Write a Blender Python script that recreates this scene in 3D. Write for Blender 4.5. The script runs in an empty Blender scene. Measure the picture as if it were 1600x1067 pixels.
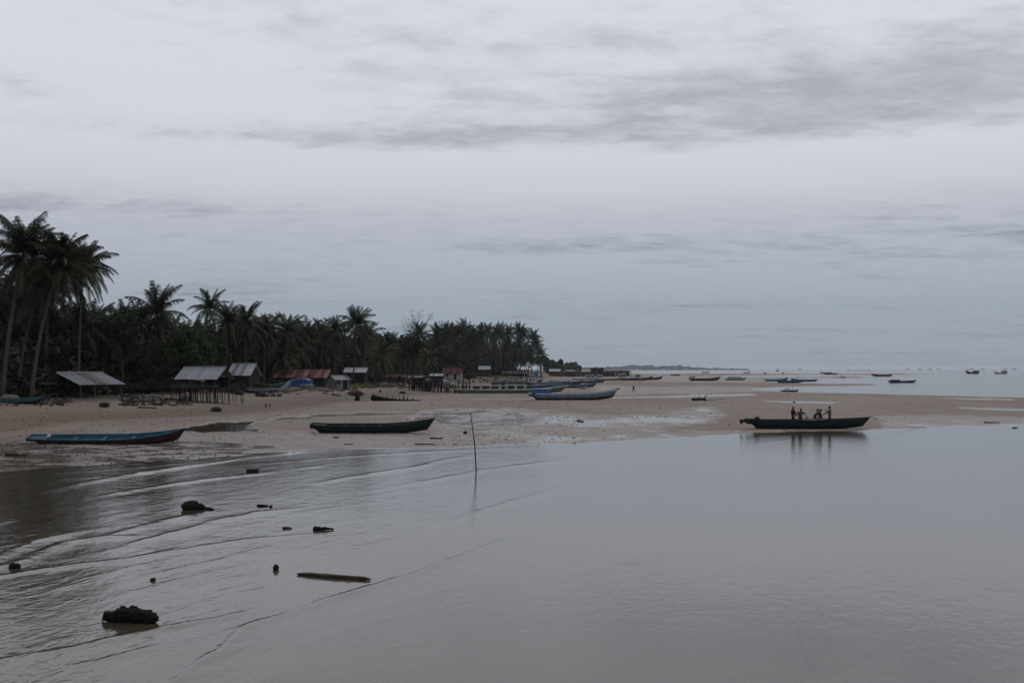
import bpy, bmesh, math, random
import numpy as np
from mathutils import Vector, Matrix

random.seed(7)
RNG = np.random.default_rng(11)
SC = bpy.context.scene
COL = SC.collection
R = math.radians

# ------------------------------------------------------------------ camera
F, CX, CY, HOR, CAMZ = 1716.0, 800.0, 533.5, 577.0, 5.1     # focal length and horizon in photo pixels
cd = bpy.data.cameras.new('camera')
cam = bpy.data.objects.new('camera', cd); COL.objects.link(cam)
cam.location = (0, 0, CAMZ); cam.rotation_euler = (R(90), 0, 0)
cd.shift_y = (HOR - CY) / 1600.0
cd.sensor_width = 36.0; cd.lens = 36.0 * F / 1600.0; cd.clip_start = 0.2; cd.clip_end = 60000
SC.camera = cam

# ------------------------------------------------------------------ sky
SUN_EL, SUN_AZ = 52.0, 25.0
W = bpy.data.worlds.new('World'); SC.world = W; W.use_nodes = True
nt = W.node_tree; nt.nodes.clear()
def N(tree, t, **kw):
    n = tree.nodes.new(t)
    for k, v in kw.items(): setattr(n, k, v)
    return n
def M(op, a, b=None, c=None, clamp=False, tree=None):
    tree = tree or nt
    n = tree.nodes.new('ShaderNodeMath'); n.operation = op; n.use_clamp = clamp
    for i, s in enumerate((a, b, c)):
        if s is None: continue
        if isinstance(s, (int, float)): n.inputs[i].default_value = s
        else: tree.links.new(s, n.inputs[i])
    return n.outputs[0]
def SS(x, e0, e1, tree=None):
    tree = tree or nt
    n = tree.nodes.new('ShaderNodeMapRange'); n.interpolation_type = 'SMOOTHSTEP'
    tree.links.new(x, n.inputs[0])
    if e0 < e1: n.inputs[1].default_value, n.inputs[2].default_value, n.inputs[3].default_value, n.inputs[4].default_value = e0, e1, 0, 1
    else: n.inputs[1].default_value, n.inputs[2].default_value, n.inputs[3].default_value, n.inputs[4].default_value = e1, e0, 1, 0
    return n.outputs[0]
def MIX(f, a, b, tree=None, mode='MIX'):
    tree = tree or nt
    n = tree.nodes.new('ShaderNodeMix'); n.data_type = 'RGBA'; n.blend_type = mode
    for s, i in ((f, 0), (a, 6), (b, 7)):
        if isinstance(s, (int, float)): n.inputs[i].default_value = s
        elif isinstance(s, (tuple, list)): n.inputs[i].default_value = (*s[:3], 1)
        else: tree.links.new(s, n.inputs[i])
    return n.outputs[2]
def RAMP(x, stops, tree=None):
    tree = tree or nt
    n = tree.nodes.new('ShaderNodeValToRGB'); tree.links.new(x, n.inputs[0])
    el = n.color_ramp.elements
    while len(el) < len(stops): el.new(0.5)
    for e, (p, c) in zip(el, stops): e.position = p; e.color = (*c, 1)
    return n.outputs[0]
def NOISE(vec, scale, detail=4, rough=0.55, tree=None, dist=0.0):
    tree = tree or nt
    n = tree.nodes.new('ShaderNodeTexNoise'); n.inputs['Scale'].default_value = scale
    n.inputs['Detail'].default_value = detail; n.inputs['Roughness'].default_value = rough; n.inputs['Distortion'].default_value = dist
    if vec is not None: tree.links.new(vec, n.inputs['Vector'])
    return n.outputs[0]
def XYZ(x, y, z, tree=None):
    tree = tree or nt
    n = tree.nodes.new('ShaderNodeCombineXYZ')
    for i, s in enumerate((x, y, z)):
        if isinstance(s, (int, float)): n.inputs[i].default_value = s
        else: tree.links.new(s, n.inputs[i])
    return n.outputs[0]

tc = N(nt, 'ShaderNodeTexCoord'); sep = N(nt, 'ShaderNodeSeparateXYZ'); nt.links.new(tc.outputs['Generated'], sep.inputs[0])
dx, dy, dz = sep.outputs
zc = M('MAXIMUM', dz, 0.0)
inv = M('DIVIDE', 1.0, M('ADD', zc, 0.07))
cpx, cpy = M('MULTIPLY', dx, inv), M('MULTIPLY', dy, inv)
plane = XYZ(cpx, cpy, 0.0)
az = M('ARCTAN2', dx, dy)
n_big = NOISE(XYZ(M('MULTIPLY', cpx, 0.55), cpy, 3.1), 0.8, 5, 0.55, dist=0.5)
n_mid = NOISE(XYZ(M('MULTIPLY', cpx, 0.6), cpy, 7.7), 2.1, 8, 0.62, dist=0.3)
n_fine = NOISE(XYZ(M('MULTIPLY', cpx, 0.75), cpy, 1.2), 6.5, 8, 0.66, dist=0.25)
nn = M('ADD', M('MULTIPLY', n_big, 0.43), M('ADD', M('MULTIPLY', n_mid, 0.33), M('MULTIPLY', n_fine, 0.24)))     # about 0.5 mean
def blob(a0, z0, sa, sz, slope=0.0):
    da = M('DIVIDE', M('SUBTRACT', az, a0), sa)
    zz = M('SUBTRACT', dz, M('MULTIPLY_ADD', M('SUBTRACT', az, a0), slope, z0))
    de = M('DIVIDE', zz, sz)
    return M('EXPONENT', M('MULTIPLY', M('ADD', M('MULTIPLY', da, da), M('MULTIPLY', de, de)), -1.0))
bank = M('ADD', M('MULTIPLY', blob(0.34, 0.232, 0.27, 0.040, 0.04), 0.25), M('MULTIPLY', blob(-0.04, 0.209, 0.30, 0.013, 0.02), 0.20))
bank = M('ADD', bank, M('MULTIPLY', blob(0.05, 0.292, 0.24, 0.028, 0.0), 0.10))
bank = M('ADD', bank, M('MULTIPLY', blob(-0.37, 0.275, 0.12, 0.025, 0.0), 0.06))
gap = M('MULTIPLY', blob(0.0, 0.172, 0.9, 0.017, 0.0), 0.25)
cov = SS(M('SUBTRACT', M('ADD', nn, bank), gap), 0.50, 0.72)
# the lower, flatter layer below about nine degrees
low = SS(M('ADD', dz, M('MULTIPLY', M('SUBTRACT', n_mid, 0.5), 0.05)), 0.162, 0.144)
lowtex = M('MULTIPLY', M('MULTIPLY', low, SS(dz, 0.05, 0.115)), SS(n_fine, 0.35, 0.7))
grad = RAMP(zc, [(0.0, (0.294, 0.346, 0.405)), (0.055, (0.328, 0.378, 0.440)), (0.092, (0.420, 0.452, 0.520)), (0.132, (0.485, 0.510, 0.575)), (0.160, (0.58, 0.60, 0.65)),
                 (0.19, (0.645, 0.655, 0.70)), (0.30, (0.70, 0.712, 0.775)), (0.6, (0.66, 0.67, 0.73)), (1.0, (0.62, 0.63, 0.69))])
skyc = MIX(M('MULTIPLY', M('MULTIPLY', cov, M('MULTIPLY_ADD', SS(M('MULTIPLY_ADD', n_fine, 0.6, M('MULTIPLY', n_mid, 0.4)), 0.36, 0.62), 0.5, 0.56)), 0.66), grad, MIX(1.0, grad, (0.44, 0.452, 0.49), mode='MULTIPLY'))
skyc = MIX(M('MULTIPLY', lowtex, 0.18), skyc, MIX(1.0, skyc, (0.62, 0.66, 0.74), mode='MULTIPLY'))
nish = N(nt, 'ShaderNodeTexSky', sky_type='NISHITA'); nish.sun_disc = False
nish.sun_elevation = R(SUN_EL); nish.sun_rotation = R(SUN_AZ)
veil = MIX(0.97, nish.outputs[0], MIX(1.0, skyc, (10, 10, 10), mode='MULTIPLY'))   # overcast over the clear sky
bg = N(nt, 'ShaderNodeBackground'); bg.inputs[1].default_value = 0.1
nt.links.new(veil, bg.inputs[0])
wo = N(nt, 'ShaderNodeOutputWorld'); nt.links.new(bg.outputs[0], wo.inputs[0])

# ------------------------------------------------------------------ sun behind the overcast
sl = bpy.data.lights.new('sun', 'SUN'); sl.energy = 0.5; sl.angle = R(20); sl.color = (1.0, 0.96, 0.9)
so = bpy.data.objects.new('sun', sl); COL.objects.link(so)
sdir = Vector((math.sin(R(SUN_AZ)) * math.cos(R(SUN_EL)), math.cos(R(SUN_AZ)) * math.cos(R(SUN_EL)), math.sin(R(SUN_EL))))
so.rotation_euler = (-sdir).to_track_quat('-Z', 'Y').to_euler(); so.location = sdir * 100
SC.view_settings.view_transform = 'Standard'; SC.view_settings.look = 'None'
SC.view_settings.gamma = 1; SC.view_settings.use_curve_mapping = False
SC.view_settings.exposure = 0.0
SC.render.engine = 'CYCLES'
SC.cycles.volume_bounces = 0; SC.cycles.max_bounces = 6; SC.cycles.diffuse_bounces = 2

# ------------------------------------------------------------------ helpers
def tag(o, label=None, cat=None, group=None, kind=None):
    for k, v in (('label', label), ('category', cat), ('group', group), ('kind', kind)):
        if v: o[k] = v
    return o
def empty(name, loc, rz=0, label=None, cat=None, group=None):
    o = bpy.data.objects.new(name, None); COL.objects.link(o)
    o.location = loc; o.rotation_euler = (0, 0, rz); o.empty_display_size = 0.3
    return tag(o, label, cat, group)
def link(name, me, parent=None):
    o = bpy.data.objects.new(name, me); COL.objects.link(o)
    if parent is not None: o.parent = parent
    return o
def children(o): return [c for c in COL.objects if c.parent == o]
def np_mesh(name, v, f, mat, smooth=False):
    v = np.asarray(v, dtype=np.float32); f = np.asarray(f, dtype=np.int32)
    me = bpy.data.meshes.new(name)
    me.vertices.add(len(v)); me.vertices.foreach_set('co', v.ravel())
    k = f.shape[1]
    me.loops.add(f.size); me.loops.foreach_set('vertex_index', f.ravel())
    me.polygons.add(len(f)); me.polygons.foreach_set('loop_start', np.arange(0, f.size, k, dtype=np.int32))
    me.polygons.foreach_set('use_smooth', np.full(len(f), smooth, dtype=bool))
    me.update(calc_edges=True)
    if mat: me.materials.append(mat)
    return me
class MB:
    def __init__(s): s.v, s.f = [], []
    def add(s, vs, fs):
        k = len(s.v); s.v += [tuple(v) for v in vs]; s.f += [tuple(i + k for i in f) for f in fs]; return s
    def box(s, c, d, rz=0, ry=0, rx=0):
        m = Matrix.Rotation(rz, 3, 'Z') @ Matrix.Rotation(ry, 3, 'Y') @ Matrix.Rotation(rx, 3, 'X'); c = Vector(c)
        vs = [c + m @ Vector((sx * d[0] / 2, sy * d[1] / 2, sz * d[2] / 2)) for sx in (-1, 1) for sy in (-1, 1) for sz in (-1, 1)]
        return s.add(vs, [(0, 1, 3, 2), (4, 6, 7, 5), (0, 4, 5, 1), (2, 3, 7, 6), (0, 2, 6, 4), (1, 5, 7, 3)])
    def tube(s, pts, rad, n=6, cap=True):
        pts = [Vector(p) for p in pts]
        if isinstance(rad, (int, float)): rad = [rad] * len(pts)
        vs, fs = [], []
        for i, p in enumerate(pts):
            t = (pts[min(i + 1, len(pts) - 1)] - pts[max(i - 1, 0)]).normalized()
            u = t.orthogonal().normalized() if i == 0 else (u - t * u.dot(t)).normalized()
            w = t.cross(u)
            for k in range(n):
                a = 2 * math.pi * k / n
                vs.append(p + (u * math.cos(a) + w * math.sin(a)) * rad[i])
        for i in range(len(pts) - 1):
            for k in range(n):
                k2 = (k + 1) % n
                fs.append((i * n + k, i * n + k2, (i + 1) * n + k2, (i + 1) * n + k))
        if cap:
            fs.append(tuple(range(n - 1, -1, -1))); fs.append(tuple((len(pts) - 1) * n + k for k in range(n)))
        return s.add(vs, fs)
    def ball(s, c, r, nu=10, nv=6, seed=None, amp=0.0, m=None, freq=2.0):
        vs, fs = [], []; c = Vector(c); r = Vector(r) if not isinstance(r, (int, float)) else Vector((r, r, r))
        rr = random.Random(seed)
        ph = [rr.uniform(0, 9) for _ in range(6)]
        for j in range(nv + 1):
            th = math.pi * j / nv
            for i in range(nu):
                a = 2 * math.pi * i / nu
                d = Vector((math.sin(th) * math.cos(a), math.sin(th) * math.sin(a), math.cos(th)))
                k = 1.0
                if amp:
                    k += amp * (math.sin(freq * 2 * d.x + ph[0]) * math.sin(freq * 1.7 * d.y + ph[1]) + 0.6 * math.sin(freq * 4.1 * d.z + ph[2] + 2.2 * d.x) + 0.5 * math.sin(freq * 5.3 * d.y + ph[3] + freq * 3 * d.x))
                q = Vector((d.x * r.x, d.y * r.y, d.z * r.z)) * k
                if m is not None: q = m @ q
                vs.append(c + q)
        for j in range(nv):
            for i in range(nu):
                i2 = (i + 1) % nu
                fs.append((j * nu + i, (j + 1) * nu + i, (j + 1) * nu + i2, j * nu + i2))
        return s.add(vs, fs)
    def build(s, name, mat, parent=None, smooth=False):
        me = bpy.data.meshes.new(name); me.from_pydata(s.v, [], s.f); me.validate(); me.update()
        if mat: me.materials.append(mat)
        if smooth:
            me.polygons.foreach_set('use_smooth', [True] * len(me.polygons))
        return link(name, me, parent)
    def mesh(s, name, mat, smooth=False):
        me = bpy.data.meshes.new(name); me.from_pydata(s.v, [], s.f); me.validate(); me.update()
        if mat: me.materials.append(mat)
        if smooth: me.polygons.foreach_set('use_smooth', [True] * len(me.polygons))
        return me

def material(name, c1, c2=None, scale=3.0, rough=0.8, bump=0.0, bscale=None, stretch=(1, 1, 1), spec=0.16, coat=0.0, c3=None, thr=(0.35, 0.65), trans=None, metal=0.0, bdist=0.02):
    m = bpy.data.materials.new(name); m.use_nodes = True
    t = m.node_tree; b = t.nodes['Principled BSDF']
    b.inputs['Roughness'].default_value = rough; b.inputs['Specular IOR Level'].default_value = spec; b.inputs['Metallic'].default_value = metal
    tcn = t.nodes.new('ShaderNodeTexCoord'); mp = t.nodes.new('ShaderNodeMapping'); mp.inputs['Scale'].default_value = stretch
    t.links.new(tcn.outputs['Object'], mp.inputs[0])
    if c2 is None: c2 = tuple(x * 0.7 for x in c1)
    n = NOISE(mp.outputs[0], scale, 6, 0.6, tree=t)
    col = MIX(SS(n, thr[0], thr[1], tree=t), c1, c2, tree=t)
    if c3 is not None:
        n2 = NOISE(mp.outputs[0], scale * 3.7, 5, 0.65, tree=t)
        col = MIX(SS(n2, 0.52, 0.68, tree=t), col, c3, tree=t)
    oi = t.nodes.new('ShaderNodeObjectInfo')
    hs = t.nodes.new('ShaderNodeHueSaturation'); t.links.new(col, hs.inputs['Color'])
    t.links.new(M('MULTIPLY_ADD', oi.outputs['Random'], 0.35, 0.82, tree=t), hs.inputs['Value'])
    t.links.new(hs.outputs[0], b.inputs['Base Color'])
    if bump:
        bn = t.nodes.new('ShaderNodeBump'); bn.inputs['Strength'].default_value = bump; bn.inputs['Distance'].default_value = bdist
        t.links.new(NOISE(mp.outputs[0], bscale or scale * 5, 5, 0.6, tree=t), bn.inputs['Height']); t.links.new(bn.outputs[0], b.inputs['Normal'])
    return m

MT = {}
MT['leaf_palm'] = material('palm_leaf', (0.018, 0.025, 0.010), (0.027, 0.031, 0.013), 0.6, 0.55, spec=0.12)
MT['leaf_palm_pale'] = material('pale_palm_leaf', (0.045, 0.055, 0.022), (0.06, 0.062, 0.028), 0.8, 0.55, spec=0.12)
MT['leaf_dead'] = material('dead_palm_leaf', (0.045, 0.036, 0.023), (0.03, 0.024, 0.017), 0.8, 0.8, spec=0.12)
MT['leaf_far'] = material('grove_palm_leaf', (0.02, 0.027, 0.013), (0.03, 0.034, 0.017), 0.5, 0.6, spec=0.12)
MT['leaf_broad'] = material('broad_leaf', (0.014, 0.022, 0.008), (0.022, 0.033, 0.011), 0.5, 0.5, spec=0.12)
MT['leaf_bright'] = material('bright_leaf', (0.02, 0.038, 0.01), (0.028, 0.044, 0.015), 0.5, 0.5, spec=0.12)
MT['leaf_woods'] = material('woods_leaf', (0.013, 0.018, 0.008), (0.019, 0.024, 0.011), 0.05, 0.6, spec=0.12)
MT['leaf_pine'] = material('casuarina_needles', (0.025, 0.032, 0.02), (0.032, 0.038, 0.026), 0.3, 0.7, spec=0.12)
MT['grass'] = material('shore_grass', (0.06, 0.095, 0.03), (0.08, 0.11, 0.04), 0.8, 0.7)
MT['bark'] = material('palm_bark', (0.075, 0.066, 0.057), (0.045, 0.04, 0.034), 1.5, 0.9, 0.5, 6, (1, 1, 5))
MT['bark_dark'] = material('dark_bark', (0.06, 0.05, 0.04), (0.035, 0.03, 0.025), 2, 0.9, 0.5, 8, (1, 1, 0.4))
MT['drift'] = material('wet_driftwood', (0.014, 0.011, 0.009), (0.006, 0.005, 0.0045), 9, 0.8, 1.0, 22, (0.6, 1, 1), spec=0.12, bdist=0.05, c3=(0.03, 0.024, 0.019))
MT['drift_pale'] = material('grey_driftwood', (0.085, 0.075, 0.066), (0.045, 0.039, 0.034), 4, 0.9, 0.6, 14, (0.4, 1, 1))
MT['drift_brown'] = material('brown_driftwood', (0.060, 0.045, 0.035), (0.030, 0.023, 0.018), 4, 0.8, 0.7, 14, (0.4, 1, 1), bdist=0.03)
MT['rock'] = material('dark_rock', (0.030, 0.027, 0.025), (0.016, 0.014, 0.013), 3, 0.7, 0.8, 10, bdist=0.05)
MT['wood'] = material('weathered_wood', (0.075, 0.063, 0.052), (0.04, 0.034, 0.03), 2, 0.9, 0.4, 12, (1, 1, 0.3))
MT['wood_dark'] = material('dark_weathered_wood', (0.026, 0.022, 0.019), (0.015, 0.013, 0.012), 2, 0.9, 0.4, 12, (1, 1, 0.3))
MT['wood_red'] = material('reddish_board', (0.06, 0.028, 0.023), (0.04, 0.024, 0.021), 2, 0.9)
MT['tin'] = material('corrugated_zinc', (0.185, 0.195, 0.22), (0.14, 0.148, 0.168), 0.9, 0.5, 0.1, 3, spec=0.4, c3=(0.115, 0.11, 0.11))
MT['tin_old'] = material('old_zinc', (0.13, 0.124, 0.122), (0.085, 0.076, 0.07), 0.9, 0.65, 0.1, 3, c3=(0.12, 0.085, 0.06))
MT['tin_white'] = material('pale_zinc', (0.32, 0.33, 0.35), (0.24, 0.25, 0.265), 0.9, 0.5, spec=0.4)
MT['rust'] = material('rusty_zinc', (0.082, 0.030, 0.025), (0.052, 0.023, 0.020), 1.4, 0.85, 0.1, 3, (1, 0.4, 1), c3=(0.15, 0.085, 0.06))
MT['rust_pale'] = material('pale_rusty_zinc', (0.19, 0.10, 0.072), (0.12, 0.06, 0.045), 1.4, 0.85, 0.1, 3, (1, 0.4, 1), c3=(0.28, 0.24, 0.22))
MT['brick'] = material('brick_wall', (0.040, 0.024, 0.020), (0.028, 0.019, 0.017), 3, 0.9)
MT['plaster'] = material('pale_plaster', (0.28, 0.28, 0.275), (0.20, 0.20, 0.195), 0.8, 0.9)
MT['grey_wall'] = material('grey_board', (0.15, 0.155, 0.16), (0.10, 0.10, 0.105), 1.2, 0.9)
MT['dark'] = material('opening_shade', (0.012, 0.012, 0.013), (0.008, 0.008, 0.008), 2, 0.9)  # near-black, the shade of interiors and doorways put into the surface colour
MT['glass'] = material('dark_window_glass', (0.02, 0.023, 0.028), (0.015, 0.017, 0.02), 2, 0.15, spec=0.5)
MT['tarp_blue'] = material('blue_tarpaulin', (0.025, 0.065, 0.22), (0.018, 0.045, 0.16), 2, 0.5, 0.5, 3, spec=0.4, bdist=0.06)
MT['tarp_cyan'] = material('cyan_tarpaulin', (0.05, 0.19, 0.30), (0.04, 0.14, 0.24), 2, 0.6, 0.5, 3, bdist=0.06)
MT['tarp_teal'] = material('teal_sheet', (0.03, 0.10, 0.11), (0.025, 0.075, 0.085), 2, 0.6, 0.4, 3, bdist=0.05)
MT['net_green'] = material('green_net', (0.06, 0.13, 0.11), (0.12, 0.19, 0.16), 7, 0.9, 1.0, 20, c3=(0.03, 0.05, 0.05), bdist=0.06)
MT['net_grey'] = material('grey_net', (0.17, 0.17, 0.16), (0.09, 0.09, 0.085), 7, 0.9, 1.0, 20, bdist=0.06)
MT['white'] = material('worn_white_paint', (0.42, 0.42, 0.42), (0.30, 0.30, 0.30), 1.5, 0.6)
MT['pale_blue'] = material('pale_blue_paint', (0.24, 0.32, 0.38), (0.17, 0.24, 0.29), 1.5, 0.6)
MT['blue'] = material('blue_paint', (0.020, 0.070, 0.105), (0.014, 0.047, 0.072), 1.6, 0.55, c3=(0.05, 0.08, 0.10))
MT['sky_blue'] = material('faded_blue_paint', (0.055, 0.14, 0.215), (0.04, 0.10, 0.155), 1.6, 0.6, c3=(0.07, 0.11, 0.14))
MT['navy'] = material('navy_paint', (0.020, 0.036, 0.075), (0.014, 0.025, 0.052), 1.6, 0.55)
MT['red'] = material('oxide_red_paint', (0.075, 0.022, 0.020), (0.046, 0.016, 0.015), 1.6, 0.7, c3=(0.03, 0.018, 0.016))
MT['dark_red'] = material('dark_red_paint', (0.040, 0.014, 0.014), (0.022, 0.010, 0.010), 1.6, 0.7)
MT['green'] = material('dark_green_paint', (0.009, 0.022, 0.0205), (0.006, 0.015, 0.0135), 1.6, 0.6, c3=(0.020, 0.030, 0.028))
MT['black_green'] = material('blackish_green_paint', (0.007, 0.013, 0.012), (0.005, 0.009, 0.008), 1.6, 0.65)
MT['leaf_green'] = material('bright_green_paint', (0.028, 0.085, 0.030), (0.02, 0.06, 0.024), 1.6, 0.6)
MT['skin'] = material('skin', (0.055, 0.031, 0.022), (0.045, 0.025, 0.018), 4, 0.6)
MT['hair'] = material('black_hair', (0.012, 0.010, 0.009), None, 5, 0.6)
for nme, c in (('maroon', (0.055, 0.018, 0.02)), ('greycloth', (0.085, 0.095, 0.085)), ('blackcloth', (0.018, 0.018, 0.02)), ('browncloth', (0.07, 0.05, 0.035)), ('navycloth', (0.02, 0.025, 0.05)), ('olive', (0.055, 0.055, 0.04))):
    MT[nme] = material(nme + '_cloth', c, None, 6, 0.9)

# ------------------------------------------------------------------ noise and terrain
PERM = np.random.default_rng(5).random((256, 256)).astype(np.float32)
def vn(x, y, s=0):
    x = np.asarray(x, dtype=np.float64); y = np.asarray(y, dtype=np.float64)
    xi = np.floor(x).astype(np.int64); yi = np.floor(y).astype(np.int64)
    fx = x - xi; fy = y - yi
    fx = fx * fx * (3 - 2 * fx); fy = fy * fy * (3 - 2 * fy)
    g = lambda a, b: PERM[(a + s * 37) & 255, (b + s * 91) & 255]
    return (g(xi, yi) * (1 - fx) + g(xi + 1, yi) * fx) * (1 - fy) + (g(xi, yi + 1) * (1 - fx) + g(xi + 1, yi + 1) * fx) * fy
def fbm(x, y, s=0, o=4):
    a, t, w = 0.5, 0, 0
    for k in range(o):
        t = t + a * vn(x * 2 ** k, y * 2 ** k, s + k); w += a; a *= 0.55
    return t / w - 0.5
def sst(x, a, b):
    t = np.clip((x - a) / (b - a), 0, 1); return t * t * (3 - 2 * t)
TY = [0, 50, 75, 105, 115, 130, 170, 225, 350, 500, 700, 1000, 1500, 2500]
TOE = [-33, -33, -35, -38, -33, -26, -22, -11, -6, 6, 26, 60, 110, 180]
TOP = [-54, -54, -55, -51, -46, -43, -42, -38, -30, -8, 13, 46, 92, 150]
def plan_poly(pts):     # outline sketched over the photograph, kept as (bearing, inverse range) of the flat shore
    return np.array([(p[0], p[1] - HOR) for p in pts], dtype=float)
def sdf(poly, x, y, sy=3.0):      # positive inside; depth direction weighted
    px, py = poly[:, 0], poly[:, 1] * sy; y = y * sy
    d = np.full(x.shape, 1e9); ins = np.zeros(x.shape, bool)
    n = len(poly)
    for i in range(n):
        x0, y0, x1, y1 = px[i], py[i], px[(i + 1) % n], py[(i + 1) % n]
        ex, ey = x1 - x0, y1 - y0
        t = np.clip(((x - x0) * ex + (y - y0) * ey) / (ex * ex + ey * ey + 1e-9), 0, 1)
        d = np.minimum(d, (x - x0 - t * ex) ** 2 + (y - y0 - t * ey) ** 2)
        c = ((y0 > y) != (y1 > y)) & (x < (x1 - x0) * (y - y0) / (y1 - y0 + 1e-12) + x0)
        ins ^= c
    d = np.sqrt(d)
    return np.where(ins, d, -d)
# (outline, height, softness, edge roughness)
FEATURES = [
    # wet low ground in the middle of the flats
    (plan_poly([(640, 646), (700, 642), (760, 637), (850, 642), (900, 648), (1010, 648), (1110, 641), (1130, 650), (1100, 662), (1010, 668), (1050, 676), (1150, 676), (1160, 690), (400, 712), (380, 690), (420, 680), (520, 676), (690, 676)]), 0.022, 14, 16),
    (plan_poly([(-300, 672), (60, 668), (200, 672), (300, 677), (430, 676), (500, 682), (700, 684), (820, 690), (800, 700), (400, 712), (-300, 760)]), 0.035, 16, 16),
    (plan_poly([(-300, 676), (60, 690), (180, 687), (300, 688), (400, 692), (470, 699), (400, 714), (-300, 768)]), 0.0, 9, 14),
    (plan_poly([(1370, 652), (1440, 650), (1620, 654), (2100, 660), (2100, 670), (1380, 672)]), 0.022, 10, 8),
    (plan_poly([(930, 606), (1060, 605), (1180, 606), (1250, 612), (1100, 615), (960, 617), (930, 612)]), 0.026, 8, 10),
    (plan_poly([(1010, 588.5), (1140, 588), (1300, 589.5), (1330, 597), (1160, 597), (1010, 596)]), 0.026, 6, 8),
    # pools and streams
    (plan_poly([(288, 673), (300, 665), (340, 660.5), (398, 658), (392, 664), (384, 668), (400, 672), (360, 675.5), (318, 677)]), -0.05, 7, 12),
    (plan_poly([(392, 661), (430, 654), (520, 647), (620, 644.5), (740, 644.5), (740, 646), (620, 648), (520, 650.5), (440, 657)]), 0.006, 5, 10),
    (plan_poly([(650, 655), (760, 650), (900, 655), (1000, 652), (1095, 645), (1115, 648), (1060, 660), (960, 664), (880, 668), (760, 668), (690, 664)]), 0.012, 14, 26),
    (plan_poly([(690, 641.5), (740, 637.5), (790, 640), (760, 643.5)]), 0.010, 8, 12),
    (plan_poly([(735, 623.6), (835, 622.8), (835, 624.8), (760, 624.6)]), -0.02, 2, 2),
    (plan_poly([(935, 620.5), (1050, 618.6), (1180, 615.5), (1180, 617), (1060, 621.2), (940, 623.4)]), -0.01, 3, 4),
    (plan_poly([(1192, 627.0), (1250, 627.2), (1314, 628.8), (1300, 630.4), (1230, 629.6)]), -0.05, 2.5, 1.5),
    (plan_poly([(1475, 622), (1585, 624), (1580, 625.6), (1500, 624)]), -0.03, 2, 1.5),
    (plan_poly([(1500, 637.5), (1640, 641), (1760, 644), (1640, 643.4), (1560, 640.5)]), -0.03, 2.5, 2),
    # the far water
    (plan_poly([(1176, 608), (1230, 604.6), (1290, 604), (1385, 602.8), (1365, 600.6), (1390, 599.2), (1270, 598.6), (1200, 596), (1240, 592), (1380, 590.2), (1330, 588), (1180, 588.6), (1130, 587.5), (1250, 586.2), (1400, 586), (1462, 585), (1420, 583.8), (1200, 583.6), (980, 583.2), (985, 577.2), (2400, 577.0), (2400, 630), (1600, 621), (1480, 618.2), (1400, 616), (1300, 614), (1235, 612.6)]), -0.30, 2.5, 2.0),
    (plan_poly([(1290, 594), (1380, 592.6), (1440, 594.0), (1420, 600), (1330, 598)]), -0.05, 3, 3),
]
NEARWATER = plan_poly([(-900, 790), (-300, 757), (0, 736), (100, 729), (190, 722), (290, 716), (400, 706), (520, 700), (700, 698), (830, 694), (960, 689.5), (1080, 683), (1180, 674), (1280, 671.5), (1350, 669.6), (1440, 668.5), (1520, 664.5), (1620, 661), (1900, 652), (2600, 640), (2600, 1500), (-900, 1500)])
def H(X, Y):
    X = np.atleast_1d(np.asarray(X, dtype=float)); Y = np.atleast_1d(np.asarray(Y, dtype=float))
    Yc = np.maximum(Y, 8.0)
    px = CX + F * X / Yc; v = F * CAMZ / Yc
    toe = np.interp(Y, TY, TOE); top = np.interp(Y, TY, TOP)
    wob = fbm(X * 0.10, Y * 0.05, 3, 3) * 6
    s = (toe - X + wob) / (toe - top)
    flat = 0.085 + 0.05 * fbm(X * 0.05, Y * 0.022, 9, 4) + 0.018 * fbm(X * 0.35, Y * 0.12, 21, 3)
    e1 = fbm(px * 0.03, v * 0.35, 30, 4); e2 = fbm(px * 0.008, v * 0.12, 40, 3)
    for poly, h, soft, er in FEATURES:
        x0, x1, y0, y1 = poly[:, 0].min() - 60, poly[:, 0].max() + 60, poly[:, 1].min() - 15, poly[:, 1].max() + 15
        k = (px > x0) & (px < x1) & (v > y0) & (v < y1)
        if not k.any(): continue
        d = sdf(poly, px[k], v[k]) + er * (e1[k] + e2[k]) * 2.0
        w = sst(d, -soft, soft)
        hh = h + (0.03 * fbm(X[k] * 0.25, Y[k] * 0.10, 50, 4) + 0.020 * fbm(X[k] * 0.7, Y[k] * 0.30, 55, 4) if h > 0.0 else 0.06 * fbm(X[k] * 0.8, Y[k] * 1.0, 57, 5) + 0.012 if h == 0.0 else 0)
        flat[k] = flat[k] * (1 - w) + hh * w
    flat = np.where((flat < 0.006) & (flat > -0.012), 0.006, flat)      # a film of water lies level in the shallowest dips
    sb = np.clip(s, 0, None)
    beach = np.where(sb < 1, 1.8 * sb ** 1.15, 1.8 + np.minimum(0.5, (sb - 1) * 0.25))
    beach = beach + sst(sb, 0.15, 0.6) * (0.25 * fbm(X * 0.3, Y * 0.16, 60, 4))
    # ends of the land: nothing rises left of the near corner or out at sea
    h = flat + beach
    d = sdf(NEARWATER, px, v) + 10 * (e1 + e2)
    w = sst(d, -1.0, 10.0)
    h = h * (1 - w) + np.minimum(h, -0.03 - 0.3 * sst(d, 0, 60)) * w
    return h
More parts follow.
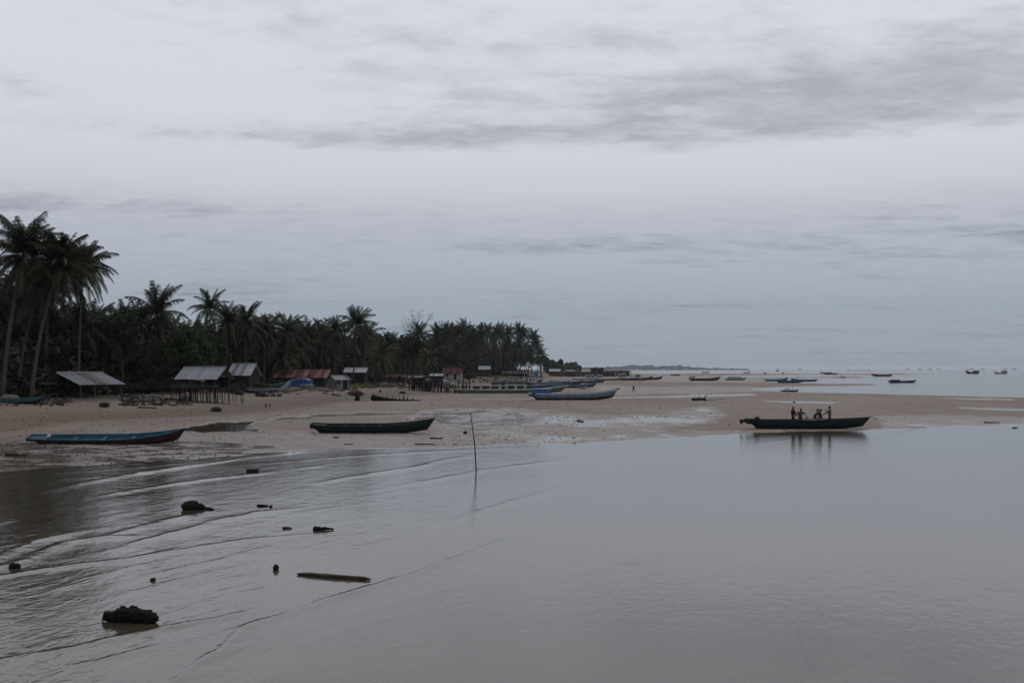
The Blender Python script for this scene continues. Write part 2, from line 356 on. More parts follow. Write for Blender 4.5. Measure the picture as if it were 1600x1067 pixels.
# ground: one sheet of sand, mud and land
vr = np.concatenate([np.geomspace(0.9, 6, 60), np.arange(6.1, 60, 0.36), np.arange(60, 200, 0.62)])
pc = np.concatenate([np.arange(-1400, -20, 20.0), np.arange(-20, 1640, 3.0), np.arange(1640, 2900, 25.0)])
VV, PP = np.meshgrid(vr, pc, indexing='ij')
GY = F * CAMZ / VV; GX = (PP - CX) / F * GY
GZ = H(GX.ravel(), GY.ravel()).reshape(GX.shape)
GZ[0, :] = np.minimum(GZ[0, :], -0.3)
nr, nc = GX.shape
idx = np.arange(nr * nc).reshape(nr, nc)
def column(px, zmin):
    k = int(np.clip(np.searchsorted(pc, px) - 1, 0, nc - 2)); f = (px - pc[k]) / (pc[k + 1] - pc[k])
    return np.maximum(GZ[:, k] * (1 - f) + GZ[:, k + 1] * f, zmin)
def h1(x, y):
    v = F * CAMZ / max(y, 8.0); px = CX + F * x / max(y, 8.0)
    return float(np.interp(v, vr, column(px, -9)))
def hit(px, py, zmin=0.0):
    """the point where the sight line through a photo pixel meets the ground or the water"""
    v = py - HOR
    if v >= vr[-1] - 1: Y, z = F * (CAMZ - zmin) / v, zmin
    else:
        zc_ = column(px, zmin); sv = vr * (CAMZ - zc_) / CAMZ       # depression under which each row is seen
        k = np.where(sv >= v)[0]
        ok = np.where(sv < v)[0]
        j = int(ok[-1]) if len(ok) else 0                            # nearest row that lies above the sight line
        j = min(j, len(vr) - 2)
        t = (v - sv[j]) / (sv[j + 1] - sv[j] + 1e-9); t = min(max(t, 0.0), 1.0)
        vv = vr[j] * (1 - t) + vr[j + 1] * t; Y = F * CAMZ / vv; z = zc_[j] * (1 - t) + zc_[j + 1] * t
    return Vector(((px - CX) / F * Y, Y, float(z)))
def at(px, Y, z=None):
    X = (px - CX) / F * Y
    return Vector((X, Y, max(h1(X, Y), 0) if z is None else z))
def zpx(py, Y): return CAMZ + Y * (HOR - py) / F

quads = np.stack([idx[:-1, :-1], idx[1:, :-1], idx[1:, 1:], idx[:-1, 1:]], -1).reshape(-1, 4)
keep = GZ.ravel()[quads].max(1) > -0.12
quads = quads[keep]
used = np.unique(quads); rem = np.full(nr * nc, -1); rem[used] = np.arange(len(used))
gv = np.stack([GX.ravel(), GY.ravel(), GZ.ravel()], -1)[used]

def sand_material():
    m = bpy.data.materials.new('tidal_sand'); m.use_nodes = True; t = m.node_tree; b = t.nodes['Principled BSDF']
    g = t.nodes.new('ShaderNodeNewGeometry'); s = t.nodes.new('ShaderNodeSeparateXYZ'); t.links.new(g.outputs['Position'], s.inputs[0])
    x, y, z = s.outputs
    aniso = XYZ(M('MULTIPLY', x, 1.0, tree=t), M('MULTIPLY', y, 0.45, tree=t), 0.0, tree=t)
    nbig = NOISE(aniso, 0.10, 5, 0.6, tree=t); nmid = NOISE(aniso, 0.7, 5, 0.6, tree=t); nf = NOISE(g.outputs['Position'], 6.0, 5, 0.65, tree=t)
    zz = M('ADD', z, M('ADD', M('MULTIPLY_ADD', nmid, 0.044, -0.022, tree=t), M('MULTIPLY_ADD', NOISE(aniso, 2.6, 5, 0.65, tree=t), 0.020, -0.010, tree=t), tree=t), tree=t)
    wet = SS(zz, 0.115, 0.035, tree=t)
    film = SS(M('ADD', z, M('MULTIPLY_ADD', nmid, 0.016, -0.008, tree=t), tree=t), 0.022, 0.008, tree=t)
    dry = MIX(SS(nbig, 0.35, 0.65, tree=t), (0.192, 0.153, 0.121), (0.163, 0.129, 0.102), tree=t)
    dry = MIX(M('MULTIPLY', SS(nf, 0.45, 0.75, tree=t), 0.25, tree=t), dry, (0.13, 0.10, 0.085), tree=t)
    wetc = MIX(SS(nmid, 0.35, 0.65, tree=t), (0.165, 0.132, 0.112), (0.135, 0.110, 0.094), tree=t)
    mud = SS(NOISE(XYZ(M('MULTIPLY', x, 0.8, tree=t), y, 0.0, tree=t), 1.9, 6, 0.72, tree=t), 0.50, 0.58, tree=t)  # dark mud marks, with the shading of the ripples put into the colour
    nearleft = M('MULTIPLY', M('MULTIPLY', SS(x, -9, -19, tree=t), SS(y, 96, 74, tree=t), tree=t), SS(z, 0.20, 0.08, tree=t), tree=t)
    wetc = MIX(M('MULTIPLY', mud, M('MULTIPLY', nearleft, 0.8, tree=t), tree=t), wetc, (0.05, 0.042, 0.036), tree=t)
    damp_shade = M('MULTIPLY', SS(M('ADD', z, M('MULTIPLY_ADD', nbig, 0.9, -0.45, tree=t), tree=t), 1.25, 0.55, tree=t), SS(z, 0.12, 0.30, tree=t), tree=t)   # tide-wet sand, plus tree shade and corner falloff put into the colour
    dry = MIX(M('MULTIPLY', damp_shade, 0.85, tree=t), dry, (0.112, 0.090, 0.070), tree=t)
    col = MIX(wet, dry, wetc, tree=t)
    # forest floor litter on the high ground
    soil = M('MULTIPLY', SS(M('ADD', z, M('MULTIPLY', nmid, 0.5, tree=t), tree=t), 1.75, 2.25, tree=t), 0.9, tree=t)
    col = MIX(soil, col, (0.05, 0.042, 0.032), tree=t)
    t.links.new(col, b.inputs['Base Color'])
    ro = M('SUBTRACT', 0.88, M('MULTIPLY', wet, 0.42, tree=t), tree=t)
    ro = M('SUBTRACT', ro, M('MULTIPLY', film, 0.34, tree=t), tree=t)
    t.links.new(ro, b.inputs['Roughness'])
    t.links.new(M('MULTIPLY_ADD', wet, 0.15, 0.2, tree=t), b.inputs['Specular IOR Level'])
    b.inputs['IOR'].default_value = 1.36
    bn = t.nodes.new('ShaderNodeBump'); bn.inputs['Distance'].default_value = 0.05
    t.links.new(M('SUBTRACT', 0.55, M('MULTIPLY', film, 0.48, tree=t), tree=t), bn.inputs['Strength'])
    rip = NOISE(XYZ(M('MULTIPLY', x, 0.9, tree=t), M('MULTIPLY', y, 0.5, tree=t), z, tree=t), 2.4, 5, 0.6, tree=t)
    t.links.new(rip, bn.inputs['Height']); t.links.new(bn.outputs[0], b.inputs['Normal'])
    return m
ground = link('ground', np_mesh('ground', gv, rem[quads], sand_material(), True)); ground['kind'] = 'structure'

# water: one sheet with wavelets running along the shore
def water_z(X, Y):
    px = CX + F * X / np.maximum(Y, 3); y = HOR + F * CAMZ / np.maximum(Y, 3)
    z = np.zeros_like(X)
    lines = [  # crest lines (as seen), height, width
        ([(20, 779), (50, 772), (120, 757), (200, 742), (300, 727), (400, 713), (500, 703), (560, 700)], 0.075, 0.32),
        ([(20, 743), (100, 738), (200, 731), (300, 722), (390, 711)], 0.03, 0.25),
        ([(80, 750), (150, 745), (265, 737)], 0.03, 0.25),
        ([(-40, 885), (0, 868), (60, 845), (115, 830), (170, 822)], 0.07, 0.26),
        ([(-30, 890), (30, 876), (100, 848), (150, 840), (210, 836)], 0.06, 0.26),
        ([(-20, 902), (60, 890), (140, 880), (230, 868)], 0.035, 0.22),
        ([(150, 864), (250, 838), (330, 815), (400, 800), (480, 792)], 0.045, 0.26),
        ([(120, 850), (180, 832), (260, 812), (330, 796)], 0.05, 0.26),
        ([(160, 880), (260, 862), (380, 843), (500, 832)], 0.03, 0.24),
        ([(150, 775), (260, 757), (330, 748), (420, 738), (520, 724)], 0.04, 0.26),
        ([(270, 757), (360, 744), (450, 731)], 0.03, 0.24),
        ([(250, 1080), (265, 1067), (330, 1020), (400, 975), (470, 950), (560, 922), (620, 905), (720, 868), (800, 838)], 0.030, 0.18),
        ([(-40, 1040), (0, 1030), (100, 1014), (220, 988), (345, 965), (440, 945)], 0.030, 0.18),
        ([(100, 1042), (160, 1030), (220, 1014), (270, 1003)], 0.022, 0.16),
        ([(480, 757), (545, 745), (640, 731), (700, 717), (760, 707)], 0.045, 0.30),
        ([(390, 726), (500, 716), (600, 709), (720, 703), (850, 697)], 0.03, 0.3),
        ([(560, 770), (660, 752), (760, 733), (900, 716), (1010, 703)], 0.022, 0.30),
        ([(640, 830), (760, 795), (880, 760), (1000, 735)], 0.016, 0.30),
        ([(860, 905), (960, 880), (1060, 862)], 0.010, 0.2),
        ([(860, 712), (960, 701), (1060, 694), (1150, 686), (1260, 679)], 0.018, 0.32),
        ([(1140, 700), (1200, 690), (1280, 682)], 0.012, 0.3),
        ([(1500, 668), (1560, 665), (1640, 661)], 0.02, 0.3),
        ([(-60, 800), (20, 789), (90, 782)], 0.03, 0.22),
        ([(-60, 830), (10, 815), (40, 808)], 0.035, 0.22),
    ]
    rr = np.random.default_rng(4)
    for k in range(34):          # fainter ones in the same fan
        x0 = rr.uniform(-60, 620); y0 = rr.uniform(735, 1050); L = rr.uniform(90, 260)
        sl = np.interp(y0, [720, 860, 1060], [0.10, 0.22, 0.30]) * rr.uniform(0.75, 1.15)
        lines.append(([(x0, y0), (x0 + L * .5, y0 - L * .5 * sl * 1.08), (x0 + L, y0 - L * sl)], rr.uniform(0.004, 0.013) * (1 - 0.5 * max(0, x0) / 620), rr.uniform(0.14, 0.24)))
    jig = fbm(X * 1.1, Y * 0.45, 70, 3) * 0.35 + fbm(X * 3.5, Y * 1.9, 72, 2) * 0.10
    for pts, hh, w in lines:
        P = [( (p[0] - CX) / F * (F * CAMZ / (p[1] - HOR)), F * CAMZ / (p[1] - HOR)) for p in pts]
        xs = [p[0] for p in pts]; ys = [p[1] for p in pts]
        k = np.where((px > min(xs) - 60) & (px < max(xs) + 60) & (y > min(ys) - 40) & (y < max(ys) + 40))[0]
        if not len(k): continue
        x, yy = X[k] + jig[k], Y[k]
        best = np.full(len(k), 1e9); sg = np.zeros(len(k)); par = np.zeros(len(k))
        n = len(P) - 1
        for i in range(n):
            ax, ay = P[i]; ex, ey = P[i + 1][0] - ax, P[i + 1][1] - ay
            L2 = ex * ex + ey * ey
            t = ((x - ax) * ex + (yy - ay) * ey) / L2
            tcl = np.clip(t, 0, 1)
            qx, qy = x - ax - tcl * ex, yy - ay - tcl * ey
            d = np.hypot(qx, qy); b = d < best
            side = np.sign(ex * (yy - ay) - ey * (x - ax))
            best = np.where(b, d, best); sg = np.where(b, side, sg); par = np.where(b, (i + tcl) / n, par)
        ta = np.sin(np.pi * np.clip(par, 0, 1)) ** 0.6
        d = best * sg
        wl = np.where(d > 0, w * 0.55, w * 1.5)      # steep towards the beach, long behind
        z[k] += hh * ta * np.exp(-(d / wl) ** 2) * (0.30 + 0.75 * vn(x * 0.6, yy * 0.25, 77) + 0.7 * vn(x * 2.6, yy * 1.5, 78) * sst(vn(x * 0.9 + 3, yy * 0.4, 79), 0.2, 0.7))
    fade = 1 - sst(Y, 70, 160)
    left = 0.12 + 0.88 * sst(-X / np.maximum(Y, 5), -0.05, 0.30)
    u = 0.95 * X - 0.30 * Y; q = 0.30 * X + 0.95 * Y
    z += fade * left * 0.015 * fbm(u * 1.3, q * 0.22, 80, 3)
    z += fade * left * 0.012 * fbm(X * 2.2, Y * 1.1, 90, 3)
    z += fade * 0.004 * fbm(X * 0.8, Y * 0.4, 95, 2)
    return z
wr = np.concatenate([[0.75, 1.0, 1.4, 2, 3, 4.5, 7, 12, 20, 32, 50], np.arange(60, 130, 1.2), np.arange(130, 505, 1.15), np.arange(505, 640, 4.0), np.geomspace(650, 4000, 20)])
f_ = F
azd = np.arctan((np.arange(-60, 1661, 2.6) - CX) / f_)
azs = np.concatenate([azd, np.linspace(azd[-1], azd[0] + 2 * math.pi, 72)[1:-1]])
RR, AA = np.meshgrid(F * CAMZ / wr, azs, indexing='ij')
cosd = np.where(np.abs(AA) <= azd[-1] + 1e-6, np.cos(AA), np.cos(azd[-1]))
WX = RR / cosd * np.sin(AA); WY = RR / cosd * np.cos(AA)
ins = (WY > 5) & (np.abs(WX) < WY * 0.8)
WZ = np.zeros_like(WX); WZ[ins] = water_z(WX[ins], WY[ins])
wn, wc = WX.shape
idx = np.arange(wn * wc).reshape(wn, wc); nx = np.roll(idx, -1, axis=1)
quads = np.stack([idx[:-1], idx[1:], nx[1:], nx[:-1]], -1).reshape(-1, 4)
wv = np.stack([WX.ravel(), WY.ravel(), WZ.ravel()], -1)
# close the middle with a fan of quads around the last ring
last = idx[-1]; c = len(wv); wv = np.vstack([wv, [[0, 0, 0]]])
m2 = len(last) // 2 * 2
fan = np.array([[last[i], last[(i + 1) % len(last)], last[(i + 2) % len(last)], c] for i in range(0, m2, 2)])
quads = np.vstack([quads, fan])
def water_material():
    m = bpy.data.materials.new('muddy_sea'); m.use_nodes = True; t = m.node_tree; b = t.nodes['Principled BSDF']
    g = t.nodes.new('ShaderNodeNewGeometry'); s = t.nodes.new('ShaderNodeSeparateXYZ'); t.links.new(g.outputs['Position'], s.inputs[0])
    x, y, z = s.outputs
    n0 = NOISE(g.outputs['Position'], 0.05, 4, 0.6, tree=t)
    col = MIX(n0, (0.044, 0.036, 0.024), (0.056, 0.046, 0.032), tree=t)
    t.links.new(col, b.inputs['Base Color'])
    t.links.new(M('MULTIPLY_ADD', SS(x, -18, -4, tree=t), 0.050, 0.055, tree=t), b.inputs['Roughness']); b.inputs['IOR'].default_value = 1.58; b.inputs['Specular IOR Level'].default_value = 0.5
    u = M('SUBTRACT', M('MULTIPLY', x, 0.95, tree=t), M('MULTIPLY', y, 0.30, tree=t), tree=t)
    q = M('ADD', M('MULTIPLY', x, 0.30, tree=t), M('MULTIPLY', y, 0.95, tree=t), tree=t)
    r1 = NOISE(XYZ(u, M('MULTIPLY', q, 0.36, tree=t), 0.0, tree=t), 2.6, 3, 0.55, tree=t, dist=0.5)
    r2 = NOISE(XYZ(M('MULTIPLY', x, 0.7, tree=t), y, 4.0, tree=t), 1.6, 3, 0.55, tree=t)
    patch = NOISE(g.outputs['Position'], 0.12, 3, 0.6, tree=t)
    leftm = SS(M('DIVIDE', M('MULTIPLY', x, -1.0, tree=t), M('MAXIMUM', y, 5.0, tree=t), tree=t), -0.12, 0.32, tree=t)
    amp = M('MULTIPLY', M('MULTIPLY_ADD', leftm, 0.32, 0.60, tree=t), M('MULTIPLY_ADD', SS(patch, 0.3, 0.7, tree=t), 0.6, 0.5, tree=t), tree=t)
    far = SS(y, 160, 300, tree=t)
    ridge = M('SUBTRACT', 1.0, M('ABSOLUTE', M('MULTIPLY_ADD', r1, 3.2, -1.6, tree=t), tree=t), tree=t)
    r3 = NOISE(XYZ(M('MULTIPLY', u, 1.0, tree=t), M('MULTIPLY', q, 0.55, tree=t), 8.0, tree=t), 12.0, 3, 0.6, tree=t)
    hgt = M('ADD', M('ADD', M('MULTIPLY', ridge, 0.55, tree=t), M('MULTIPLY', r3, 0.26, tree=t), tree=t), M('MULTIPLY', r2, 0.9, tree=t), tree=t)
    bn = t.nodes.new('ShaderNodeBump'); bn.inputs['Distance'].default_value = 0.045
    t.links.new(M('MAXIMUM', M('MULTIPLY', M('MULTIPLY', amp, 0.38, tree=t), M('MULTIPLY_ADD', SS(y, 80, 94, tree=t), -0.8, 1.0, tree=t), tree=t), M('MULTIPLY', far, 0.8, tree=t), tree=t), bn.inputs['Strength']); t.links.new(hgt, bn.inputs['Height'])
    t.links.new(bn.outputs[0], b.inputs['Normal'])
    return m
water = link('water', np_mesh('water', wv, quads, water_material(), True)); water['kind'] = 'structure'

# ------------------------------------------------------------------ vegetation builders
def frond_arrays(L, phi0, droop, nl, width, seed, ll=0.23):
    rr = random.Random(seed); V, Q = [], []
    n = 9; pts = [Vector((0, 0, 0))]; tans = []
    for i in range(n):
        t = (i + 0.5) / n
        a = R(phi0 - droop * t ** 1.25); d = Vector((math.cos(a), 0, math.sin(a))); tans.append(d); pts.append(pts[-1] + d * L / n)
    def P(t):
        k = min(int(t * n), n - 1); return pts[k].lerp(pts[k + 1], t * n - k), tans[k]
    for i in range(n):           # the rib
        w0, w1 = 0.07 * (1 - i / n) + 0.012, 0.07 * (1 - (i + 1) / n) + 0.012
        k = len(V); up = Vector((-tans[i].z, 0, tans[i].x)) * 0.5
        V += [pts[i] + Vector((0, w0, 0)), pts[i] - Vector((0, w0, 0)), pts[i + 1] - Vector((0, w1, 0)), pts[i + 1] + Vector((0, w1, 0))]
        Q.append((k, k + 1, k + 2, k + 3))
    sway = rr.uniform(-0.15, 0.15)
    for s in (-1, 1):
        for j in range(nl):
            t = 0.10 + 0.90 * (j + rr.uniform(-0.3, 0.3) + 0.5) / nl; t = min(max(t, 0.06), 0.995)
            p, tg = P(t)
            ln = L * ll * (math.sin(math.pi * (0.16 + 0.76 * t)) ** 0.8) * rr.uniform(0.8, 1.1)
            out = Vector((0, s, 0)) * rr.uniform(0.55, 0.85) + tg * (0.45 + 0.5 * t) + Vector((0, sway, -rr.uniform(0.30, 0.75)))
            out.normalize()
            mid = p + out * ln * 0.5; tip = p + (out + Vector((0, 0, -0.45))).normalized() * ln
            wd = tg * width * 0.5; k = len(V)
            V += [p - wd, p + wd, mid + wd * 0.9, mid - wd * 0.9, tip + wd * 0.15, tip - wd * 0.15]
            Q += [(k, k + 1, k + 2, k + 3), (k + 3, k + 2, k + 4, k + 5)]
    return np.array([tuple(v) for v in V]), np.array(Q)
VAR = [(85, 30), (74, 55), (58, 76), (38, 86), (12, 80), (-18, 60), (-50, 30)]
FRONDS = {}
for mk in ('leaf_palm', 'leaf_palm_pale', 'leaf_dead'):
    for i, (a, d) in enumerate(VAR):
        if mk == 'leaf_dead' and i < 5: continue
        for q in range(2):
            v, f = frond_arrays(1.0 * 4.6, a, d, 52, 0.070, i * 7 + q, 0.225)
            FRONDS[mk, i, q] = np_mesh('frond', v, f, MT[mk])
def crown_arrays(seed, nf=36, nl=22, width=0.16):
    rr = random.Random(seed); VS, FS, k = [], [], 0
    for j in range(nf):
        t = (j + 0.5) / nf; i = min(int(t * 7.0), 6)
        a, d = VAR[i]
        v, f = frond_arrays(4.6 * rr.uniform(0.75, 1.1), a + rr.uniform(-9, 9), d + rr.uniform(-10, 14), nl, width, seed * 50 + j, 0.22)
        rz = j * 2.399 + rr.uniform(-0.3, 0.3); c, s = math.cos(rz), math.sin(rz)
        v = np.stack([v[:, 0] * c - v[:, 1] * s, v[:, 0] * s + v[:, 1] * c, v[:, 2]], -1)
        VS.append(v); FS.append(f + k); k += len(v)
    return np.vstack(VS), np.vstack(FS)
CROWNS = [np_mesh('crown', *crown_arrays(s), MT['leaf_far']) for s in range(5)]
CROWNS_PALE = [np_mesh('crown', *crown_arrays(s + 9), MT['leaf_palm_pale']) for s in range(2)]
def trunk_mesh(h, lean, r, seed, bend=0.6):
    rr = random.Random(seed); m = MB(); n = 11; pts, rad = [], []
    for i in range(n):
        t = i / (n - 1)
        pts.append((lean[0] * (t * (1 - bend) + bend * t * t), lean[1] * (t * (1 - bend) + bend * t * t), h * t - (0.3 if i == 0 else 0)))
        rad.append(r * (1.0 - 0.42 * t) * (1.45 if i == 0 else 1) * (1 + 0.06 * (i % 2)))
    m.tube(pts, rad, 8); return m.mesh('trunk', MT['bark'], True)
def hero_palm(base, top, label, nf=26, size=1.0, mk='leaf_palm', group='coconut palms along the beach', seed=0, rad=0.17):
    """base and top in metres; every frond a part"""
    rr = random.Random(seed + 100)
    lean = (top[0] - base[0], top[1] - base[1]); h = top[2] - base[2]
    o = empty('coconut_palm', base, 0, label, 'palm tree', group)
    link('trunk', trunk_mesh(h, lean, rad, seed), o)
    for j in range(nf):
        t = (j + 0.5) / nf; i = min(int(t * 7.0), 6)
        dead = (i == 6 and rr.random() < 0.55)
        f = link('frond', FRONDS[('leaf_dead' if dead else mk), i, rr.randrange(2)], o)
        f.location = (lean[0] + rr.uniform(-.1, .1), lean[1] + rr.uniform(-.1, .1), h + rr.uniform(-0.25, 0.15))
        f.rotation_euler = (rr.uniform(-.18, .18), rr.uniform(-.14, .14), j * 2.399 + rr.uniform(-.35, .35))
        s = size * rr.uniform(0.8, 1.1) * (0.8 if i == 0 else 1); f.scale = (s, s, s)
    return o
TRUNKS = [trunk_mesh(10.0, (math.cos(k * 1.9) * 1.2, math.sin(k * 1.9) * 1.2), 0.16, k) for k in range(5)]
def grove_palm(base, h, label, group, seed, size=1.0, pale=False):
    o = empty('coconut_palm', base, seed * 1.3, label, 'palm tree', group)
    k = seed % 5; s = h / 10.0
    t = link('trunk', TRUNKS[k], o); t.scale = (1, 1, s)
    c = link('crown', (CROWNS_PALE[seed % 2] if pale else CROWNS[(seed * 3) % 5]), o)
    c.location = (math.cos(k * 1.9) * 1.2, math.sin(k * 1.9) * 1.2, h); c.scale = (size, size, size * 1.02); c.rotation_euler = (0, 0, seed * 0.7)
    return o
def leaf_quads(C, size, rng):
    n = len(C)
    a = rng.normal(size=(n, 3)); a[:, 2] *= 0.6; a /= np.linalg.norm(a, axis=1)[:, None]
    b = rng.normal(size=(n, 3)); b -= a * (a * b).sum(1)[:, None]; b /= np.linalg.norm(b, axis=1)[:, None]
    s = size * rng.uniform(0.6, 1.4, n)[:, None]
    v = np.stack([C - a * s, C + b * s * 0.55, C + a * s, C - b * s * 0.55], 1).reshape(-1, 3)
    return v, np.arange(4 * n).reshape(n, 4)
def broad_crown(seed, h, r, nb, nl, leaf, mat, flat=0.6):
    rng = np.random.default_rng(seed); C = []
    for k in range(nb):
        a = rng.uniform(0, 2 * math.pi); q = r * math.sqrt(rng.random()) * 0.85
        c = np.array([q * math.cos(a), q * math.sin(a), h + (1 - (q / r) ** 2) * r * flat + rng.uniform(-0.5, 0.3) * r * flat])
        br = r * rng.uniform(0.22, 0.38); m = nl // nb
        d = rng.normal(size=(m, 3)); d /= np.linalg.norm(d, axis=1)[:, None]
        C.append(c + d * br * rng.uniform(0.35, 1.05, (m, 1)) * np.array([1, 1, 0.7]))
    v, f = leaf_quads(np.vstack(C), leaf, rng)
    return np_mesh('crown', v, f, MT[mat])
def limbs_mesh(seed, h, r, mat='bark_dark', rad=0.28):
    rr = random.Random(seed); m = MB()
    m.tube([(0, 0, -0.3), (rr.uniform(-.2, .2), rr.uniform(-.2, .2), h * 0.5), (rr.uniform(-.4, .4), rr.uniform(-.4, .4), h)], [rad * 1.3, rad, rad * 0.7], 7)
    for k in range(7):
        a = k * 0.9 + rr.uniform(0, .5); z0 = h * rr.uniform(0.5, 0.95); q = r * rr.uniform(0.5, 0.85)
        m.tube([(0, 0, z0), (math.cos(a) * q * .5, math.sin(a) * q * .5, z0 + h * .22), (math.cos(a) * q, math.sin(a) * q, z0 + h * rr.uniform(.3, .55))], [rad * .5, rad * .3, rad * .1], 5)
    return m.mesh('trunk', MT[mat], True)
BROAD = [(limbs_mesh(k, 3.6, 4.2), broad_crown(k, 4.3, 4.4, 26, 4200, 0.24, 'leaf_bright' if k == 3 else 'leaf_broad')) for k in range(4)]
def broad_tree(base, s, sz, label, group, k, rz=0.0):
    o = empty('broadleaf_tree', base, rz, label, 'tree', group)
    link('trunk', BROAD[k][0], o); link('crown', BROAD[k][1], o)
    o.scale = (s, s, sz); return o

# ------------------------------------------------------------------ palms and trees on the left shore
G1 = 'tall palms at the near end of the beach'
def palm_px(base_px, Y, base_y, top_px, top_y, Yt, label, **kw):
    b = at(base_px, Y); tp = Vector(((top_px - CX) / F * Yt, Yt, zpx(top_y, Yt)))
    return hero_palm(b, tp, label, **kw)
palm_px(4, 112, 625, 38, 398, 113, 'tallest coconut palm, its top standing highest over the left end of the beach', nf=66, size=1.08, group=G1, seed=1, rad=0.24)
palm_px(27, 118, 612, 60, 452, 118, 'coconut palm with straight trunk just behind the tallest palm', nf=36, size=0.95, group=G1, seed=2, rad=0.2)
palm_px(49, 114, 613, 92, 416, 114, 'leaning coconut palm whose dark crown fills the middle of the tall cluster', nf=70, size=1.04, group=G1, seed=3, rad=0.22)
palm_px(122, 126, 613, 130, 420, 126, 'coconut palm with the rightmost crown of the tall cluster, fronds blown right', nf=66, size=0.94, group=G1, seed=4, rad=0.17)
palm_px(-60, 116, 613, -30, 462, 116, 'coconut palm at the left picture edge with only frond tips showing', nf=40, size=1.1, group=G1, seed=5)
palm_px(70, 128, 613, 78, 448, 128, 'short coconut palm with hanging brown fronds under the tall cluster', nf=40, size=1.0, group=G1, seed=6, mk='leaf_palm')
G2 = 'coconut palms along the beach'
heroes = [  # trunk foot px, range, crown px, crown y, size, label
    (240, 150, 245, 492, 1.10, 'broad coconut palm with upright fronds between two leafy trees'),
    (140, 148, 147, 507, 0.85, 'low coconut palm just right of the tall palm cluster'),
    (330, 190, 328, 482, 0.85, 'lone spindly coconut palm sticking up above the leafy tree'),
    (352, 178, 356, 506, 0.90, 'coconut palm right of the lone spindly palm, behind the zinc roofed hut'),
    (384, 182, 383, 508, 0.95, 'coconut palm with grey drooping fronds above the pale roofed brick house'),
    (412, 195, 415, 518, 0.9, 'coconut palm behind the two beached boats with trunk in shade'),
    (446, 210, 448, 518, 0.95, 'thick crowned coconut palm above the rusty roof left end'),
    (477, 228, 478, 524, 0.95, 'coconut palm above the middle of the rusty roof'),
    (503, 238, 503, 522, 0.9, 'narrow topped coconut palm with a tight upright tuft'),
    (522, 232, 525, 521, 0.95, 'coconut palm with pale arching fronds beside the grey shed'),
    (552, 240, 557, 508, 1.15, 'tall coconut palm with one long frond pointing left, mid beach'),
    (566, 262, 575, 524, 0.95, 'coconut palm close behind the tall mid beach palm'),
    (586, 250, 596, 556, 0.95, 'young yellowish coconut palm leaning over the debris heap'),
    (612, 290, 608, 540, 1.0, 'coconut palm left of the bare branched tree'),
    (657, 330, 655, 524, 1.05, 'coconut palm right of the bare branched tree'),
    (672, 300, 669, 562, 0.9, 'low pale coconut palm above the stilt posts'),
]
for i, (bx, Y, cx_, cy_, s, lab) in enumerate(heroes):
    palm_px(bx, Y, 0, cx_, cy_, Y, lab, nf=36, size=s * 1.12, group=G2, seed=20 + i, mk='leaf_palm_pale' if 'young' in lab or 'low pale' in lab else 'leaf_palm')
# the far half of the grove: silhouette palms, then filling rows
FARG = 'coconut palms of the far grove'
tops = [(683, 522), (694, 518), (706, 516), (716, 520), (727, 512), (738, 522), (750, 518), (763, 514), (774, 520), (783, 515), (797, 518), (809, 514), (820, 520), (831, 522), (840, 534), (846, 549), (700, 530), (742, 532), (788, 534), (814, 538), (830, 546)]
ORD = ['first', 'second', 'third', 'fourth', 'fifth', 'sixth', 'seventh', 'eighth', 'ninth', 'tenth', 'eleventh', 'twelfth', 'thirteenth', 'fourteenth', 'fifteenth', 'sixteenth']
for i, (tx, ty) in enumerate(tops):
    Y = np.interp(tx, [680, 850], [420, 610]) + random.uniform(-20, 25)
    b = at(tx, Y); h = zpx(ty + 6, Y) - b.z
    front = i >= 16
    grove_palm(b, h, ORD[i] + ' coconut palm from the left along the skyline of the far grove' if not front else ORD[i - 16] + ' lower crowned coconut palm from the left in front of the far grove', FARG if not front else 'front palms of the far grove', 40 + i, size=1.3)
rr = random.Random(3); cnt = 0
for i in range(250):
    px_ = rr.uniform(-40, 850) if i < 170 else rr.uniform(560, 850); Yt = np.interp(px_, [-40, 150, 300, 430, 560, 700, 850], [120, 130, 155, 190, 250, 400, 600])
    Y = Yt * rr.uniform(1.06, 1.35)
    X = (px_ - CX) / F * Y
    if X > np.interp(Y, TY, TOP) - 3: continue
    ycap = np.interp(px_, [-40, 0, 60, 180, 200, 300, 340, 400, 520, 560, 620, 700, 760, 850], [490, 500, 512, 532, 520, 534, 532, 534, 542, 542, 546, 532, 527, 547]) + rr.uniform(2, 45)
    b = Vector((X, Y, h1(X, Y))); h = zpx(ycap, Y) - b.z
    if h < 4: continue
    near = Y < 260
    grove_palm(b, h, 'coconut palm packed in the shady grove behind the huts' if near else 'coconut palm in the back rows of the far grove', 'palms in the shady grove behind the huts' if near else 'back row palms of the far grove', 100 + i, size=rr.uniform(0.95, 1.25), pale=rr.random() < 0.06)
    cnt += 1

